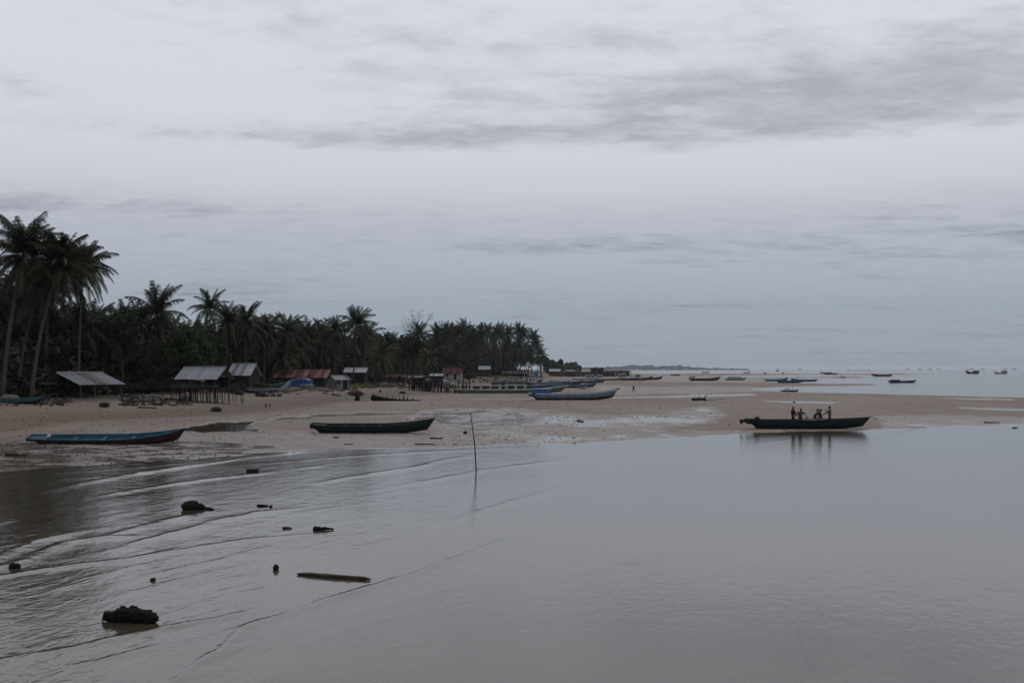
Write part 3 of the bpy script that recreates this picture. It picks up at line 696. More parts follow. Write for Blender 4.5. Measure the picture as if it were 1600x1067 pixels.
trees = [ # px, range, top y, half width px, label, variant
    (190, 140, 478, 42, 'dense dark leafy tree with a ragged top left of the broad palm', 0),
    (120, 138, 520, 45, 'dark leafy tree behind the low shelter with the tilted roof', 1),
    (40, 135, 505, 50, 'dark leafy tree behind the leaning palm trunks', 2),
    (-30, 128, 495, 45, 'dark leafy tree cut by the left picture edge', 0),
    (236, 146, 535, 40, 'shadowed leafy tree in front of the bluish roof fragments', 2),
    (296, 150, 510, 38, 'leafy tree with brighter green top right of the broad palm', 3),
    (330, 160, 520, 34, 'leafy tree directly above the zinc roofed hut', 1),
    (270, 165, 545, 40, 'low leafy tree behind the zinc roofed hut on its left', 3),
    (425, 215, 540, 30, 'leafy tree behind the beached green boat', 0),
    (480, 250, 548, 28, 'leafy tree behind the rusty roof', 1),
    (540, 270, 545, 28, 'leafy tree between the grey shed and the white roofed house', 2),
    (800, 600, 546, 16, 'leafy tree filling the trunks of the far grove above the long shed', 0),
    (826, 630, 550, 13, 'leafy tree in the far grove just left of the cyan tarpaulin', 1),
    (772, 570, 548, 16, 'leafy tree in the far grove above the light blue roofed hut', 2),
    (640, 330, 520, 30, 'dark leafy tree under the bare branched tree', 0),
    (690, 400, 540, 28, 'leafy tree behind the white walled house', 1),
    (845, 640, 552, 12, 'small leafy tree closing the far grove at its right end', 2),
]
for i, (px_, Y, ty, hw, lab, k) in enumerate(trees):
    b = at(px_, Y); h = zpx(ty, Y) - b.z; r = hw / F * Y
    broad_tree(b, r / 4.4, h / 8.0, lab, 'leafy trees among the palms', k, i * 1.1)
for i, (px_, Y, w, h, k, lab) in enumerate(((370, 158, 20, 17, 0, 'dark shrub between the hut on stilts and the brick house'), (409, 172, 16, 16, 3, 'shrub at the right corner of the brick house'), (428, 198, 16, 15, 1, 'shrub at the left end of the rusty roofed house'),
    (506, 214, 13, 17, 2, 'shrub between the rusty roofed house and the grey shed'), (546, 240, 12, 13, 0, 'shrub before the wall of the white roofed house'), (590, 268, 16, 15, 1, 'shrub right of the white roofed house'), (632, 300, 12, 13, 2, 'shrub by the low reddish board hut'),
    (734, 400, 14, 13, 0, 'shrub right of the white walled house'), (85, 127, 26, 22, 1, 'dark shrub in the shade behind the plank benches'), (205, 138, 24, 22, 2, 'dark shrub right of the open shelter'), (232, 143, 22, 26, 0, 'dark shrub hiding the wall of the bluish roofed house'), (262, 146, 24, 24, 1, 'dark shrub left of the hut on stilts'), (290, 152, 24, 22, 2, 'dark shrub behind the hut on stilts'), (338, 158, 22, 20, 3, 'shrub behind the right half of the hut on stilts'))):
    b = at(px_, Y); r = w / F * Y
    o = empty('shrub', b - Vector((0, 0, r * .55)), i * 0.9, lab, 'shrub', 'shrubs between the huts')
    link('foliage', BROAD[k][1], o); o.scale = (r / 4.4, r / 4.4, (h / F * Y + r * .55) / 8.0)
# the bare branched tree
def bare_tree():
    b = at(632, 325); h = zpx(484, 325) - b.z
    o = empty('bare_tree', b, 0, 'half bare tree with thin twigs standing above the palms mid grove', 'tree', None)
    rr = random.Random(12); m = MB(); tips = []
    def grow(p, d, L, r, depth):
        q = p + d * L * 0.5 + Vector((rr.uniform(-.1, .1), 0, rr.uniform(-.1, .1))) * L; e = p + d * L
        m.tube([p, q, e], [r, r * .8, r * .55], 5)
        if depth == 0: tips.append(e); return
        for k in range(3):
            nd = (d + Vector((rr.uniform(-.75, .75), rr.uniform(-.6, .6), rr.uniform(-.1, .55)))).normalized()
            grow(e, nd, L * rr.uniform(.55, .8), r * .55, depth - 1)
    grow(Vector((0, 0, -0.3)), Vector((0.03, 0, 1)), h * 0.48, 0.32, 4)
    me = m.mesh('trunk', MT['bark_dark'], True)
    zmax = max(t.z for t in tips); k = h / zmax
    t_ = link('trunk', me, o); t_.scale = (k * 1.1, k * 1.1, k)
    C = np.array([[t.x + rr.gauss(0, .35), t.y + rr.gauss(0, .35), t.z + rr.gauss(0, .3)] for t in tips for _ in range(6)])
    v, f = leaf_quads(C, 0.17, RNG); c_ = link('crown', np_mesh('crown', v, f, MT['leaf_far']), o); c_.scale = (k * 1.1, k * 1.1, k)
bare_tree()
# undergrowth and back woods: masses nobody could count
def woods():
    n = 190000; Y = np.where(RNG.random(n) < 0.7, 105 + (RNG.random(n) ** 1.5) * 560, RNG.uniform(380, 690, n))
    off = 4 + RNG.random(n) ** 0.8 * (12 + Y * 0.05)
    X = np.interp(Y, TY, TOP) - off - 1.5
    cap = np.interp(Y, [100, 150, 250, 400, 660], [6.5, 7.0, 9.0, 12.5, 15]) * (0.65 + 0.7 * vn(X * 0.25, Y * 0.12, 5))
    cap = cap * sst(off, 2, 12)
    z = H(X, Y) + cap * RNG.random(n) ** 0.9
    v, f = leaf_quads(np.stack([X, Y, z], -1), 0.55, RNG)
    o = link('undergrowth', np_mesh('undergrowth', v, f, MT['leaf_woods'])); tag(o, 'dark thicket filling the shade between and behind the palm trunks', 'undergrowth', None, 'stuff')
woods()
def grass_strip(name, px0, px1, y0, y1, n, hgt, label):
    C = []
    for i in range(n):
        C.append(hit(random.uniform(px0, px1), random.uniform(y0, y1)))
    C = np.array([tuple(c) for c in C]); V, Q = [], []
    for c in C:
        for k in range(6):
            a = random.uniform(0, 6.28); q = random.uniform(.1, .5); h = hgt * random.uniform(.5, 1.2); s = .12
            bx, by = c[0] + random.gauss(0, .9), c[1] + random.gauss(0, 1.2)
            i = len(V); V += [(bx - s * math.sin(a), by + s * math.cos(a), c[2] - .05), (bx + s * math.sin(a), by - s * math.cos(a), c[2] - .05), (bx + q * math.cos(a) + .02, by + q * math.sin(a), c[2] + h), (bx + q * math.cos(a) - .02, by + q * math.sin(a), c[2] + h)]
            Q.append((i, i + 1, i + 2, i + 3))
    tag(link(name, np_mesh(name, V, Q, MT['grass'])), label, 'grass', None, 'stuff')
grass_strip('grass', 527, 572, 600.5, 605, 160, 0.35, 'patch of low green grass in front of the grey shed')
grass_strip('grass', 762, 846, 588.6, 590.2, 140, 1.0, 'strip of green grass along the foot of the far grove')

# casuarinas past the grove and the far headland
def casuarina(px_, Y, top_y, hw, label, seed):
    b = at(px_, Y); h = zpx(top_y, Y) - b.z; rng = np.random.default_rng(seed)
    o = empty('casuarina_tree', b, 0, label, 'tree', 'casuarinas beyond the grove')
    m = MB(); m.tube([(0, 0, -.5), (0.2, 0, h * .5), (0, 0, h * .97)], [.35, .25, .06], 6); m.build('trunk', MT['bark_dark'], o, True)
    n = 1500; t = rng.random(n) ** 0.8; r = hw / F * Y * (0.25 + 0.95 * np.sin(np.pi * (0.12 + 0.85 * t)) ) * (0.55 + 0.6 * vn(t * 9, t * 0 + seed, 3))
    a = rng.random(n) * 6.283; q = np.sqrt(rng.random(n))
    v, f = leaf_quads(np.stack([r * q * np.cos(a), r * q * np.sin(a), h * (0.04 + 0.96 * t)], -1), 1.1, rng)
    link('crown', np_mesh('crown', v, f, MT['leaf_pine']), o)
cas = [(855, 900, 560, 6, 'feathery casuarina touching the right end of the far grove'), (862, 930, 563, 6, 'rounded casuarina second past the far grove'),
       (869, 980, 566, 6, 'low casuarina between the grove end and the pointed one'), (876, 1000, 562, 4.5, 'pointed casuarina standing clear of its neighbours'),
       (886, 1350, 567, 6, 'hazy casuarina right of the pointed one'), (893, 1400, 566.5, 6, 'hazy casuarina in the middle of the flat topped clump'),
       (899, 1400, 566, 4, 'hazy casuarina at the right end of the flat topped clump'), (905, 1500, 571, 4, 'short hazy casuarina ending the shore trees')]
for i, c_ in enumerate(cas): casuarina(*c_, 60 + i)
def headland():
    rng = np.random.default_rng(3); C, S = [], []
    px_ = np.concatenate([rng.uniform(903, 1085, 3600), rng.uniform(1085, 1170, 700)])
    Y = 7500 + rng.uniform(-60, 260, len(px_)); X = (px_ - CX) / F * Y
    top = np.interp(px_, [900, 925, 960, 985, 1010, 1050, 1080, 1100, 1130, 1172], [12, 13, 21, 26, 24, 24, 23, 13, 8, 3]) * (0.72 + 0.6 * vn(px_ * 0.16, px_ * 0, 8))
    z = 1 + top * rng.random(len(px_)) ** 0.7
    v, f = leaf_quads(np.stack([X, Y, z], -1), 7.5, rng)
    tag(link('far_woods', np_mesh('far_woods', v, f, MT['leaf_pine'])), 'hazy blue line of trees on the far headland', 'woods', None, 'stuff')
    m = MB(); ring = []
    n = 40
    for i in range(n + 1):
        p = 880 + (1185 - 880) * i / n
        h = np.interp(p, [880, 1100, 1185], [1.6, 1.6, 0.2])
        for (yo, z) in ((-120, -0.4), (-40, h), (300, h), (420, -0.4)):
            yy = 7500 + yo; ring.append(((p - CX) / F * yy, yy, z))
    fs = [(i * 4 + k, i * 4 + k + 1, (i + 1) * 4 + k + 1, (i + 1) * 4 + k) for i in range(n) for k in range(3)]
    m.add(ring, fs); tag(m.build('headland_terrain', MT['wood_dark'], None), kind='structure')
    for (p, w, h) in ((984, 5, 4), (1036, 6, 4), (1070, 7, 4)):
        yy = 7420; X0 = (p - CX) / F * yy
        o = empty('far_house', (X0, yy, 1.2), 0, 'tiny white roofed house on the far headland, ' + {984: 'left', 1036: 'middle', 1070: 'right'}[p] + ' one of three', 'house', 'white roofed houses on the far headland')
        q = MB(); q.box((0, 0, h / 2), (w * 4, 6, h)); q.build('wall', MT['grey_wall'], o)
        q = MB(); q.add([(-w * 1.35, -4, h), (w * 1.35, -4, h), (w * 1.35, 4, h), (-w * 1.35, 4, h), (-w * 1.35, 0, h + 2.5), (w * 1.35, 0, h + 2.5)], [(0, 1, 5, 4), (2, 3, 4, 5), (0, 4, 3), (1, 2, 5), (0, 3, 2, 1)]); q.build('roof', MT['tin_white'], o)
headland()

# ------------------------------------------------------------------ boats
WARP = {}
def boat_shape(L, B, D, bow=1.75, over=0.07, n=30, stern_up=0.12, stem=0.935, rise=0.42):
    def sheer(t): return D * (1 + stern_up * max(0, (0.2 - t) / 0.2) ** 1.5 + (bow - 1) * (max(0, (t - 0.5) / 0.5)) ** 2.1)
    def keel(t):
        if t < over: return D * 0.60 * (1 - (t / over) ** 3.2)
        if t < 0.70: return 0.0
        k = D * rise * (min(t, stem) - 0.70) ** 1.5 / (stem - 0.70) ** 1.5
        if t > stem: k = k + (sheer(1.0) - 0.02 - k) * ((t - stem) / (1 - stem)) ** 0.9
        return k
    def half(t): return B / 2 * (min(1, 0.72 + 0.28 * t / 0.3)) * (1 - (max(0, (t - 0.5) / 0.5)) ** 2.3) + 0.02
    def pt(t, q, inset=0.0):
        zk, zs, b = keel(t), sheer(t), half(t); hgt = zs - zk
        fl = 0.62 * (1 - max(0, (t - 0.6) / 0.4) * 0.75)
        if q < 0.3: y = b * fl * q / 0.3; z = zk + hgt * 0.04 * q / 0.3
        elif q < 0.5: u = (q - 0.3) / 0.2; y = b * (fl + (0.9 - fl) * u ** 0.75); z = zk + hgt * (0.04 + 0.26 * u)
        else: u = (q - 0.5) / 0.5; y = b * (0.9 + 0.10 * u); z = zk + hgt * (0.30 + 0.70 * u)
        return Vector((-L / 2 + L * t, max(y - inset, 0.0), z + (inset if q < 0.3 else 0)))
    def warp(u): return u / 0.22 * over if u < 0.22 else over + (u - 0.22) / 0.78 * (1 - over)
    WARP[pt] = warp
    return sheer, keel, half, pt, n
def strip(pt, n, q0, q1, nq, inset=0.0, t0=0.0, t1=1.0, close_stern=False):
    m = MB()
    for s in (-1, 1):
        vs = []
        for i in range(n + 1):
            t = t0 + (t1 - t0) * WARP[pt](i / n)
            for j in range(nq + 1):
                p = pt(t, q0 + (q1 - q0) * j / nq, inset); vs.append((p.x, p.y * s, p.z))
        fs = []
        for i in range(n):
            for j in range(nq):
                a = i * (nq + 1) + j; fs.append((a, a + 1, a + nq + 2, a + nq + 1) if s > 0 else (a, a + nq + 1, a + nq + 2, a + 1))
        m.add(vs, fs)
    return m
def make_boat(o, L, B, D, cols, bow=1.75, stripe=0.66, thwarts=4, over=0.07, stern_up=0.12, floor=0.3, deck=True, stem=0.935, rise=0.42, n=30, floor_m='wood_dark', rail_h=0.055):
    sheer, keel, half, pt, n = boat_shape(L, B, D, bow, over, n, stern_up, stem, rise)
    bottom, top, rail, inner = (MT[c] for c in cols)
    lo = strip(pt, n, 0.0, stripe, 5)
    lo.build('hull', bottom, o, True)
    hi = strip(pt, n, stripe, 1.0, 3)
    # transom closes the stern
    t = MB(); a = [pt(0, q) for q in (0, 0.3, 0.5, stripe, 1.0)]
    vs = [(p.x, p.y, p.z) for p in a] + [(p.x, -p.y, p.z) for p in reversed(a)]
    t.add(vs, [tuple(range(len(vs)))]); t.build('transom', top, o)
    hi.build('topside', top, o, True)
    inn = strip(pt, n, 0.3, 0.995, 4, inset=0.045, t0=0.01, t1=0.97); inn.build('lining', inner, o, True)
    # rail
    r = MB()
    for s in (-1, 1):
        prof, vs, fs = [(-0.03, 0.0), (0.045, 0.0), (0.045, 0.055), (-0.03, 0.055)], [], []
        prof = [(-0.03, 0.055 - rail_h), (0.045, 0.055 - rail_h), (0.045, 0.055), (-0.03, 0.055)]
        for i in range(n + 1):
            tt = i / n; p = pt(min(tt, 0.999), 1.0)
            for (dy, dz_) in prof: vs.append((p.x, s * (p.y + dy), p.z + dz_ - 0.02))
        for i in range(n):
            for k in range(4):
                k2 = (k + 1) % 4; fs.append((i * 4 + k, i * 4 + k2, (i + 1) * 4 + k2, (i + 1) * 4 + k))
        fs += [(3, 2, 1, 0), tuple(n * 4 + k for k in range(4))]; r.add(vs, fs)
    r.box((-L / 2, 0, sheer(0) + 0.012), (0.07, half(0) * 2, 0.06)); r.build('gunwale', rail, o)
    if n >= 30:
        for s_ in (-1, 1):
            q = MB(); q.tube([Vector((p.x, s_ * (p.y + 0.012), p.z)) for p in (pt(over + (0.985 - over) * i / 24, max(stripe - 0.01, 0.55)) for i in range(25))], 0.022, 5); q.build('rubbing_strake', rail, o, True)
    # floor boards, thwarts, fore and after decks
    fl = MB(); zf = D * floor; k = 20; vs = []
    for i in range(k + 1):
        t_ = over + 0.02 + (0.86 - over) * i / k; b = half(t_) * 0.84 * (1 if t_ < 0.6 else 1 - (t_ - 0.6) * 1.2); z = max(zf, keel(t_) + 0.12)
        vs += [(-L / 2 + L * t_, -b, z), (-L / 2 + L * t_, b, z)]
    fl.add(vs, [(2 * i, 2 * i + 2, 2 * i + 3, 2 * i + 1) for i in range(k)]); fl.build('floor_boards', MT[floor_m], o)
    for j in range(thwarts):
        t_ = 0.2 + 0.55 * (j + 0.5) / thwarts; b = half(t_) * 0.93
        q = MB(); q.box((-L / 2 + L * t_, 0, sheer(t_) - 0.14), (0.24, 2 * b, 0.04)); q.build('thwart', inner, o)
    if deck:
        for nm, ta, tb in (('stern_deck', 0.005, 0.12), ('bow_deck', 0.86, 0.985)):
            q = MB(); vs = []
            for i in range(7):
                t_ = ta + (tb - ta) * i / 6; b = max(half(t_) - 0.03, 0.01); z = sheer(t_) - 0.05
                vs += [(-L / 2 + L * t_, -b, z), (-L / 2 + L * t_, b, z)]
            q.add(vs, [(2 * i, 2 * i + 2, 2 * i + 3, 2 * i + 1) for i in range(6)]); q.build(nm, rail if nm == 'bow_deck' else inner, o)
    q = MB(); p0, p1 = pt(stem, 0), pt(1.0, 1.0)
    q.tube([p0 + Vector((-0.02, 0, 0)), p1 + Vector((0.02, 0, 0.05))], [0.045, 0.04], 6); q.build('stem_post', rail, o)
    return sheer, keel, half
def place_boat(name, label, cat, x0, x1, base_y, top_mid_y, cols, yaw=0.0, roll=0.0, group=None, zmin=0.0, mid=None, beam=None, sink=0.04, hmul=1.0, **kw):
    c = hit(mid or (x0 + x1) / 2, base_y, zmin)
    Lp = (x1 - x0) / F * c.y; L = Lp / max(0.3, math.cos(yaw)); D = (base_y - top_mid_y) / F * c.y * hmul
    D = min(max(D, 0.35), 2.6)
    o = empty(name, (c.x, c.y, c.z - sink), yaw, label, cat, group)
    if roll: o.rotation_euler = (roll, 0, yaw)
    sh = make_boat(o, L, beam or min(max(L * 0.145, 1.0), 3.0), D, cols, **kw)
    return o, L, D, c, sh
def cabin(o, x0, x1, w, z0, z1, wall, roofm, nwin, base_m=None, winfrac=(0.35, 0.82), over=0.25, roof_t=0.08):
    q = MB(); xm, L, h = (x0 + x1) / 2, x1 - x0, z1 - z0
    q.box((xm, 0, z0 + h * winfrac[0] / 2), (L, w, h * winfrac[0])); q.box((xm, 0, z0 + h * (winfrac[1] + 1) / 2), (L, w, h * (1 - winfrac[1])))
    zc_, hc = z0 + h * (winfrac[0] + winfrac[1]) / 2, h * (winfrac[1] - winfrac[0])
    pw = L / (nwin * 4.5)
    for k in range(nwin + 1):
        x = x0 + pw / 2 + (L - pw) * k / nwin
        for s in (-1, 1): q.box((x, s * (w / 2 - 0.03), zc_), (pw, 0.06, hc))
    c_ = q.build('cabin', MT[wall], o)
    for k in range(nwin):
        xa = x0 + pw / 2 + (L - pw) * (k + 0.5) / nwin
        for s in (-1, 1):
            g = MB(); g.box((xa, s * (w / 2 - 0.045), zc_), ((L - pw) / nwin - pw, 0.02, hc)); g.build('window', MT['glass'], c_)
    r = MB(); r.box((xm, 0, z1 + roof_t / 2 + 0.003), (L + 2 * over, w + 0.3, roof_t)); r.build('roof', MT[roofm], o)
    return c_
BG = 'wooden boats lying on the near sand'
b1, L1, D1, c1, s1 = place_boat('wooden_boat', 'long narrow boat with blue inside and dark red hull, lying left on the wet sand', 'boat', 48, 290, 692.5, 684.5, ('dark_red', 'blue', 'blue', 'blue'), yaw=R(2), roll=R(11), group=BG, bow=2.3, stripe=0.94, floor_m='blue', beam=1.55, thwarts=3, stern_up=0.1, floor=0.5, stem=0.94, hmul=1.35, over=0.09)
q = MB(); q.ball((-L1 / 2 + L1 * 0.125, 0.05, D1 * 1.16), (0.14, 0.14, 0.14), 12, 8); q.tube([(-L1 / 2 + L1 * 0.125, 0.05, D1 * 1.0), (-L1 / 2 + L1 * 0.125, 0.05, D1 * 1.3)], 0.06, 8)
fl_ = q.build('float_buoy', MT['white'], None, True); fl_.matrix_world = b1.matrix_basis; tag(fl_, 'white round float on the stern deck of the blue and red boat', 'float')
q = MB(); q.box((-L1 / 2 + L1 * 0.17, -0.1, D1 * 1.03), (0.7, 0.06, 0.04), 0.5); fl_ = q.build('pale_stick', MT['drift_pale']); fl_.matrix_world = b1.matrix_basis; tag(fl_, 'short pale stick lying beside the white float in the blue and red boat', 'stick')
b2, L2, D2, c2, s2 = place_boat('wooden_boat', 'empty dark green boat with sharp raised bow, lying mid shore behind the thin stake', 'boat', 486, 680, 675.8, 663, ('black_green', 'green', 'green', 'green'), yaw=R(-2), roll=R(5), group=BG, bow=1.85, stripe=0.72, beam=1.6, over=0.075)
b3, L3, D3, c3, s3 = place_boat('wooden_boat', 'dark green boat carrying five people at the edge of the shallow water', 'boat', 1166, 1360, 669.5, 655.5, ('black_green', 'green', 'green', 'green'), yaw=R(1), roll=R(1.5), group=BG, bow=1.32, stripe=0.74, beam=1.7, over=0.085, thwarts=3, rise=0.3)
# outboard and rudder of the crewed boat
x = -L3 / 2
q = MB(); q.box((x - 0.28, 0, D3 * 1.0), (0.62, 0.10, 0.14)); q.build('stern_beam', MT['black_green'], b3)
q = MB(); q.tube([(x - 0.12, 0, D3 * 0.95), (x - 0.5, 0, D3 * 0.80), (x - 0.42, 0, D3 * 0.58)], [0.09, 0.13, 0.1], 8); q.build('propeller_shaft', MT['blackcloth'], b3, True)
q = MB(); q.tube([(x + 0.75, 0.1, D3 * 1.05), (x + 0.85, 0.1, D3 * 1.32), (x + 1.02, 0.1, D3 * 1.36), (x + 1.15, 0.1, D3 * 1.1)], 0.04, 6); q.build('engine_handle', MT['blackcloth'], b3, True)
q = MB(); q.ball((x + 0.85, 0, D3 * 1.15), (0.22, 0.17, 0.18), 10, 7); q.build('engine', MT['blackcloth'], b3, True)
q = MB(); q.ball((x - 0.42, -0.02, D3 * 0.7), (0.06, 0.03, 0.05), 6, 4); q.build('propeller_hub', MT['white'], b3)
def rope(a, b, z0, label, sag=0.12):
    pa, pb = hit(*a), hit(*b); pa = Vector((pa.x, pb.y if z0 else pa.y, pa.z)); q = MB(); pts = []
    A = z0; B_ = pb + Vector((0, 0, .03))
    for i in range(9):
        t = i / 8; p_ = A.lerp(B_, t); p_.z -= sag * 4 * t * (1 - t); p_.z = max(p_.z, h1(p_.x, p_.y) + .02, .015); pts.append(p_)
    o = q.tube(pts, .014, 5).build('mooring_rope', MT['drift']); return tag(o, label, 'rope')
rope((1360, 668), (1445, 667.5), b3.matrix_basis @ Vector((L3 / 2, 0, D3 * 1.45)), 'thin mooring rope running right from the bow of the crewed green boat', .25)
rope((684, 672), (764, 671.5), b2.matrix_basis @ Vector((L2 / 2, 0, D2 * 1.8)), 'thin mooring rope running right from the bow of the empty green boat', .3)
MG = 'boats moored on the middle flats'
b4, L4, D4, c4, s4 = place_boat('wooden_boat', 'blue boat with white rail, red bottom and a blue tarpaulin box on its stern', 'boat', 826, 966, 624.8, 614.2, ('red', 'sky_blue', 'white', 'wood'), yaw=R(0), group=MG, bow=1.72, stripe=0.60, rail_h=0.26, beam=2.2, over=0.085, rise=0.36)
q = MB(); xa, xb = -L4 / 2 + L4 * 0.035, -L4 / 2 + L4 * 0.255; zb = D4 * 0.9; zt = D4 * 1.74
q.add([(xa, -0.95, zb), (xb, -0.95, zb), (xb, 0.95, zb), (xa, 0.95, zb), (xa + .05, -0.9, zt - .1), (xb - .05, -0.9, zt - .1), (xb - .05, 0.9, zt - .1), (xa + .05, 0.9, zt - .1), (xa + .1, 0, zt + .06), (xb - .1, 0, zt + .06)], [(0, 1, 5, 4), (1, 2, 6, 9, 5), (2, 3, 7, 6), (3, 0, 4, 8, 7), (4, 5, 9, 8), (6, 7, 8, 9)]); q.build('tarpaulin_cover', MT['tarp_blue'], b4)
q = MB(); q.box((L4 / 2 - 0.2, 0, D4 * 1.72), (0.5, 0.2, 0.16)); q.ball((L4 / 2 + 0.15, 0, D4 * 1.66), (0.22, 0.12, 0.14), 8, 5); q.build('bow_bollard', MT['grey_wall'], b4)
# passenger boat with cabin
b5, L5, D5, c5, s5 = place_boat('passenger_boat', 'long green boat with red bottom and white windowed cabin, behind the blue tarpaulin boat', 'boat', 727, 905, 614.2, 607.6, ('red', 'leaf_green', 'white', 'wood'), yaw=R(4), group=MG, bow=1.95, stripe=0.45, rail_h=0.24, beam=2.8, over=0.05, mid=800)
cabin(b5, -L5 / 2 + L5 * 0.135, -L5 / 2 + L5 * 0.40, 2.3, D5 * 0.97, D5 * 1.85, 'white', 'white', 3, winfrac=(0.12, 0.88))
cabin(b5, -L5 / 2 + L5 * 0.44, -L5 / 2 + L5 * 0.62, 2.3, D5 * 0.97, D5 * 1.95, 'white', 'white', 2, winfrac=(0.12, 0.88))
q = MB(); q.tube([(-L5 / 2 + L5 * 0.15, 0, D5 * 2), (-L5 / 2 + L5 * 0.15, 0, D5 * 3.2)], 0.05, 6); q.build('mast', MT['white'], b5)
def cabin_boat(label, x0, x1, by, ty, cols, c0, c1_, group, yaw=0.0, mast=None, nwin=4, wall='white', h=1.15, mid=None, **kw):
    o, L, D, c, s = place_boat('cabin_boat', label, 'boat', x0, x1, by, ty, cols, yaw=yaw, group=group, mid=mid, n=18, **kw)
    if c1_ > c0: cabin(o, -L / 2 + L * c0, -L / 2 + L * c1_, min(L * 0.145, 2.4) * 0.8, D * 0.97, D * 0.97 + h, wall, wall, nwin)
    if mast is not None:
        q = MB(); x = -L / 2 + L * mast; q.tube([(x, 0, D * 0.8), (x, 0, D + h * 1.9)], [0.06, 0.04], 6); q.tube([(x - 0.5, 0, D + h * 1.3), (x + 0.5, 0, D + h * 1.3)], 0.03, 5); q.build('mast', MT['white'], o)
    return o
CG = 'boats crowded behind the green passenger boat'
cabin_boat('navy boat with white wheelhouse and mast directly behind the green passenger boat', 748, 868, 608.0, 603.2, ('red', 'navy', 'white', 'wood'), 0.16, 0.70, CG, mast=0.74, nwin=5, h=1.05, bow=1.7, wall='grey_wall')
cabin_boat('blue boat with red bottom whose high bow pokes out right of the cluster', 826, 934, 605.8, 601.4, ('red', 'sky_blue', 'pale_blue', 'wood'), 0.1, 0.12, CG, yaw=R(-4), bow=2.2)
cabin_boat('faded teal blue boat with upturned bow in the middle of the cluster', 790, 885, 605.2, 600.8, ('navy', 'sky_blue', 'pale_blue', 'wood'), 0.2, 0.2, CG, yaw=R(3), bow=2.3)
cabin_boat('bright blue boat with white rail and upturned bow behind the teal one', 820, 912, 602.6, 598.6, ('red', 'blue', 'white', 'wood'), 0.2, 0.2, CG, yaw=R(6), bow=2.4)
cabin_boat('long blue boat at the back of the cluster, bow farthest right', 858, 948, 598.4, 595.2, ('red', 'navy', 'pale_blue', 'wood'), 0.2, 0.2, CG, yaw=R(0), bow=2.2)
cabin_boat('pale railed blue boat with a slim white mast at the back of the cluster', 800, 890, 599.8, 596.8, ('navy', 'sky_blue', 'white', 'wood'), 0.28, 0.42, CG, yaw=R(2), mast=0.45, nwin=2, h=1.3)
cabin_boat('dark boat with white mast farthest left at the back of the cluster', 772, 850, 598.0, 594.8, ('red', 'navy', 'white', 'wood'), 0.3, 0.5, CG, mast=0.6, nwin=3, h=1.4)
cabin_boat('small white wheelhouse boat near the dark jetty wall', 893, 933, 593.4, 591.0, ('navy', 'white', 'white', 'wood'), 0.55, 0.9, 'boats near the jetty', nwin=3, h=1.8, bow=1.5)
# small tender and outrigger beside the blue boat
o_, L_, D_, cc_, _ = place_boat('small_tender', 'tiny pale turquoise tender on the sand under the blue bow', 'boat', 903, 917, 607.6, 605.0, ('pale_blue', 'pale_blue', 'white', 'wood'), yaw=R(15), group=CG, thwarts=1, n=12)
JG = 'boats near the jetty'
cabin_boat('navy blue boat with white wheelhouse in front of the jetty stilts', 966, 1021, 594.2, 591.0, ('red', 'navy', 'navy', 'wood'), 0.02, 0.2, JG, nwin=2, h=2.2, bow=2.2)
cabin_boat('blue boat ahead of the navy wheelhouse boat with bow farthest out', 985, 1036, 593.6, 590.6, ('red', 'blue', 'blue', 'wood'), 0.15, 0.30, JG, nwin=1, h=1.8, bow=2.2, mast=0.14)
cabin_boat('slim navy boat with low white superstructure left of the jetty boats', 928, 972, 594.0, 591.8, ('navy', 'navy', 'white', 'wood'), 0.12, 0.3, JG, nwin=2, h=2.0, mast=0.1)
FG = 'boats scattered over the outer flats'
cabin_boat('navy boat with white deck and red bottom, first past the jetty boats', 1076, 1126, 595.0, 591.0, ('red', 'navy', 'white', 'white'), 0.02, 0.2, FG, nwin=2, h=0.9, bow=1.8)
cabin_boat('red bottomed boat with two low white hatches, second past the jetty boats', 1133, 1166, 594.0, 591.4, ('dark_red', 'pale_blue', 'white', 'wood'), 0.15, 0.75, FG, nwin=3, h=0.8, bow=1.8)
cabin_boat('pale blue boat tucked behind the larger blue boat', 1194, 1232, 595.2, 592.4, ('navy', 'sky_blue', 'pale_blue', 'wood'), 0, 0, FG, bow=2.2, mast=0.94, h=2.5)
cabin_boat('dull blue boat lying nearest of the three gathered boats', 1213, 1257, 598.4, 594.0, ('navy', 'sky_blue', 'sky_blue', 'wood'), 0, 0, FG, bow=1.2)
o = cabin_boat('dark red hulled boat pointing left beside the two blue boats', 1235, 1277, 595.6, 592.8, ('dark_red', 'navy', 'navy', 'wood'), 0, 0, FG, yaw=R(180), bow=1.7) if False else None
def flip_boat(label, x0, x1, by, ty, cols, c0, c1_, group, nwin=2, h=1.2, bow=1.8, wall='wood_dark', mast=None, zmin=0.0):
    c = hit((x0 + x1) / 2, by, zmin); L = (x1 - x0) / F * c.y; D = min(max((by - ty) / F * c.y, 0.4), 2.6)
    o = empty('cabin_boat' if c1_ > c0 else 'wooden_boat', (c.x, c.y, c.z - 0.05), math.pi, label, 'boat', group)
    make_boat(o, L, min(L * 0.15, 3), D, cols, bow=bow, n=18, thwarts=2)
    if c1_ > c0: cabin(o, -L / 2 + L * c0, -L / 2 + L * c1_, min(L * 0.15, 3) * 0.8, D * 0.95, D * 0.95 + h, wall, wall, nwin)
    if mast is not None:
        q = MB(); x = -L / 2 + L * mast; q.tube([(x, 0, D * 0.8), (x, 0, D + 3)], 0.06, 6); q.build('mast', MT['wood_dark'], o)
    return o
flip_boat('dark red hulled boat pointing left beside the two blue boats', 1235, 1277, 595.6, 592.8, ('dark_red', 'navy', 'blue', 'wood'), 0, 0, FG, bow=1.7)
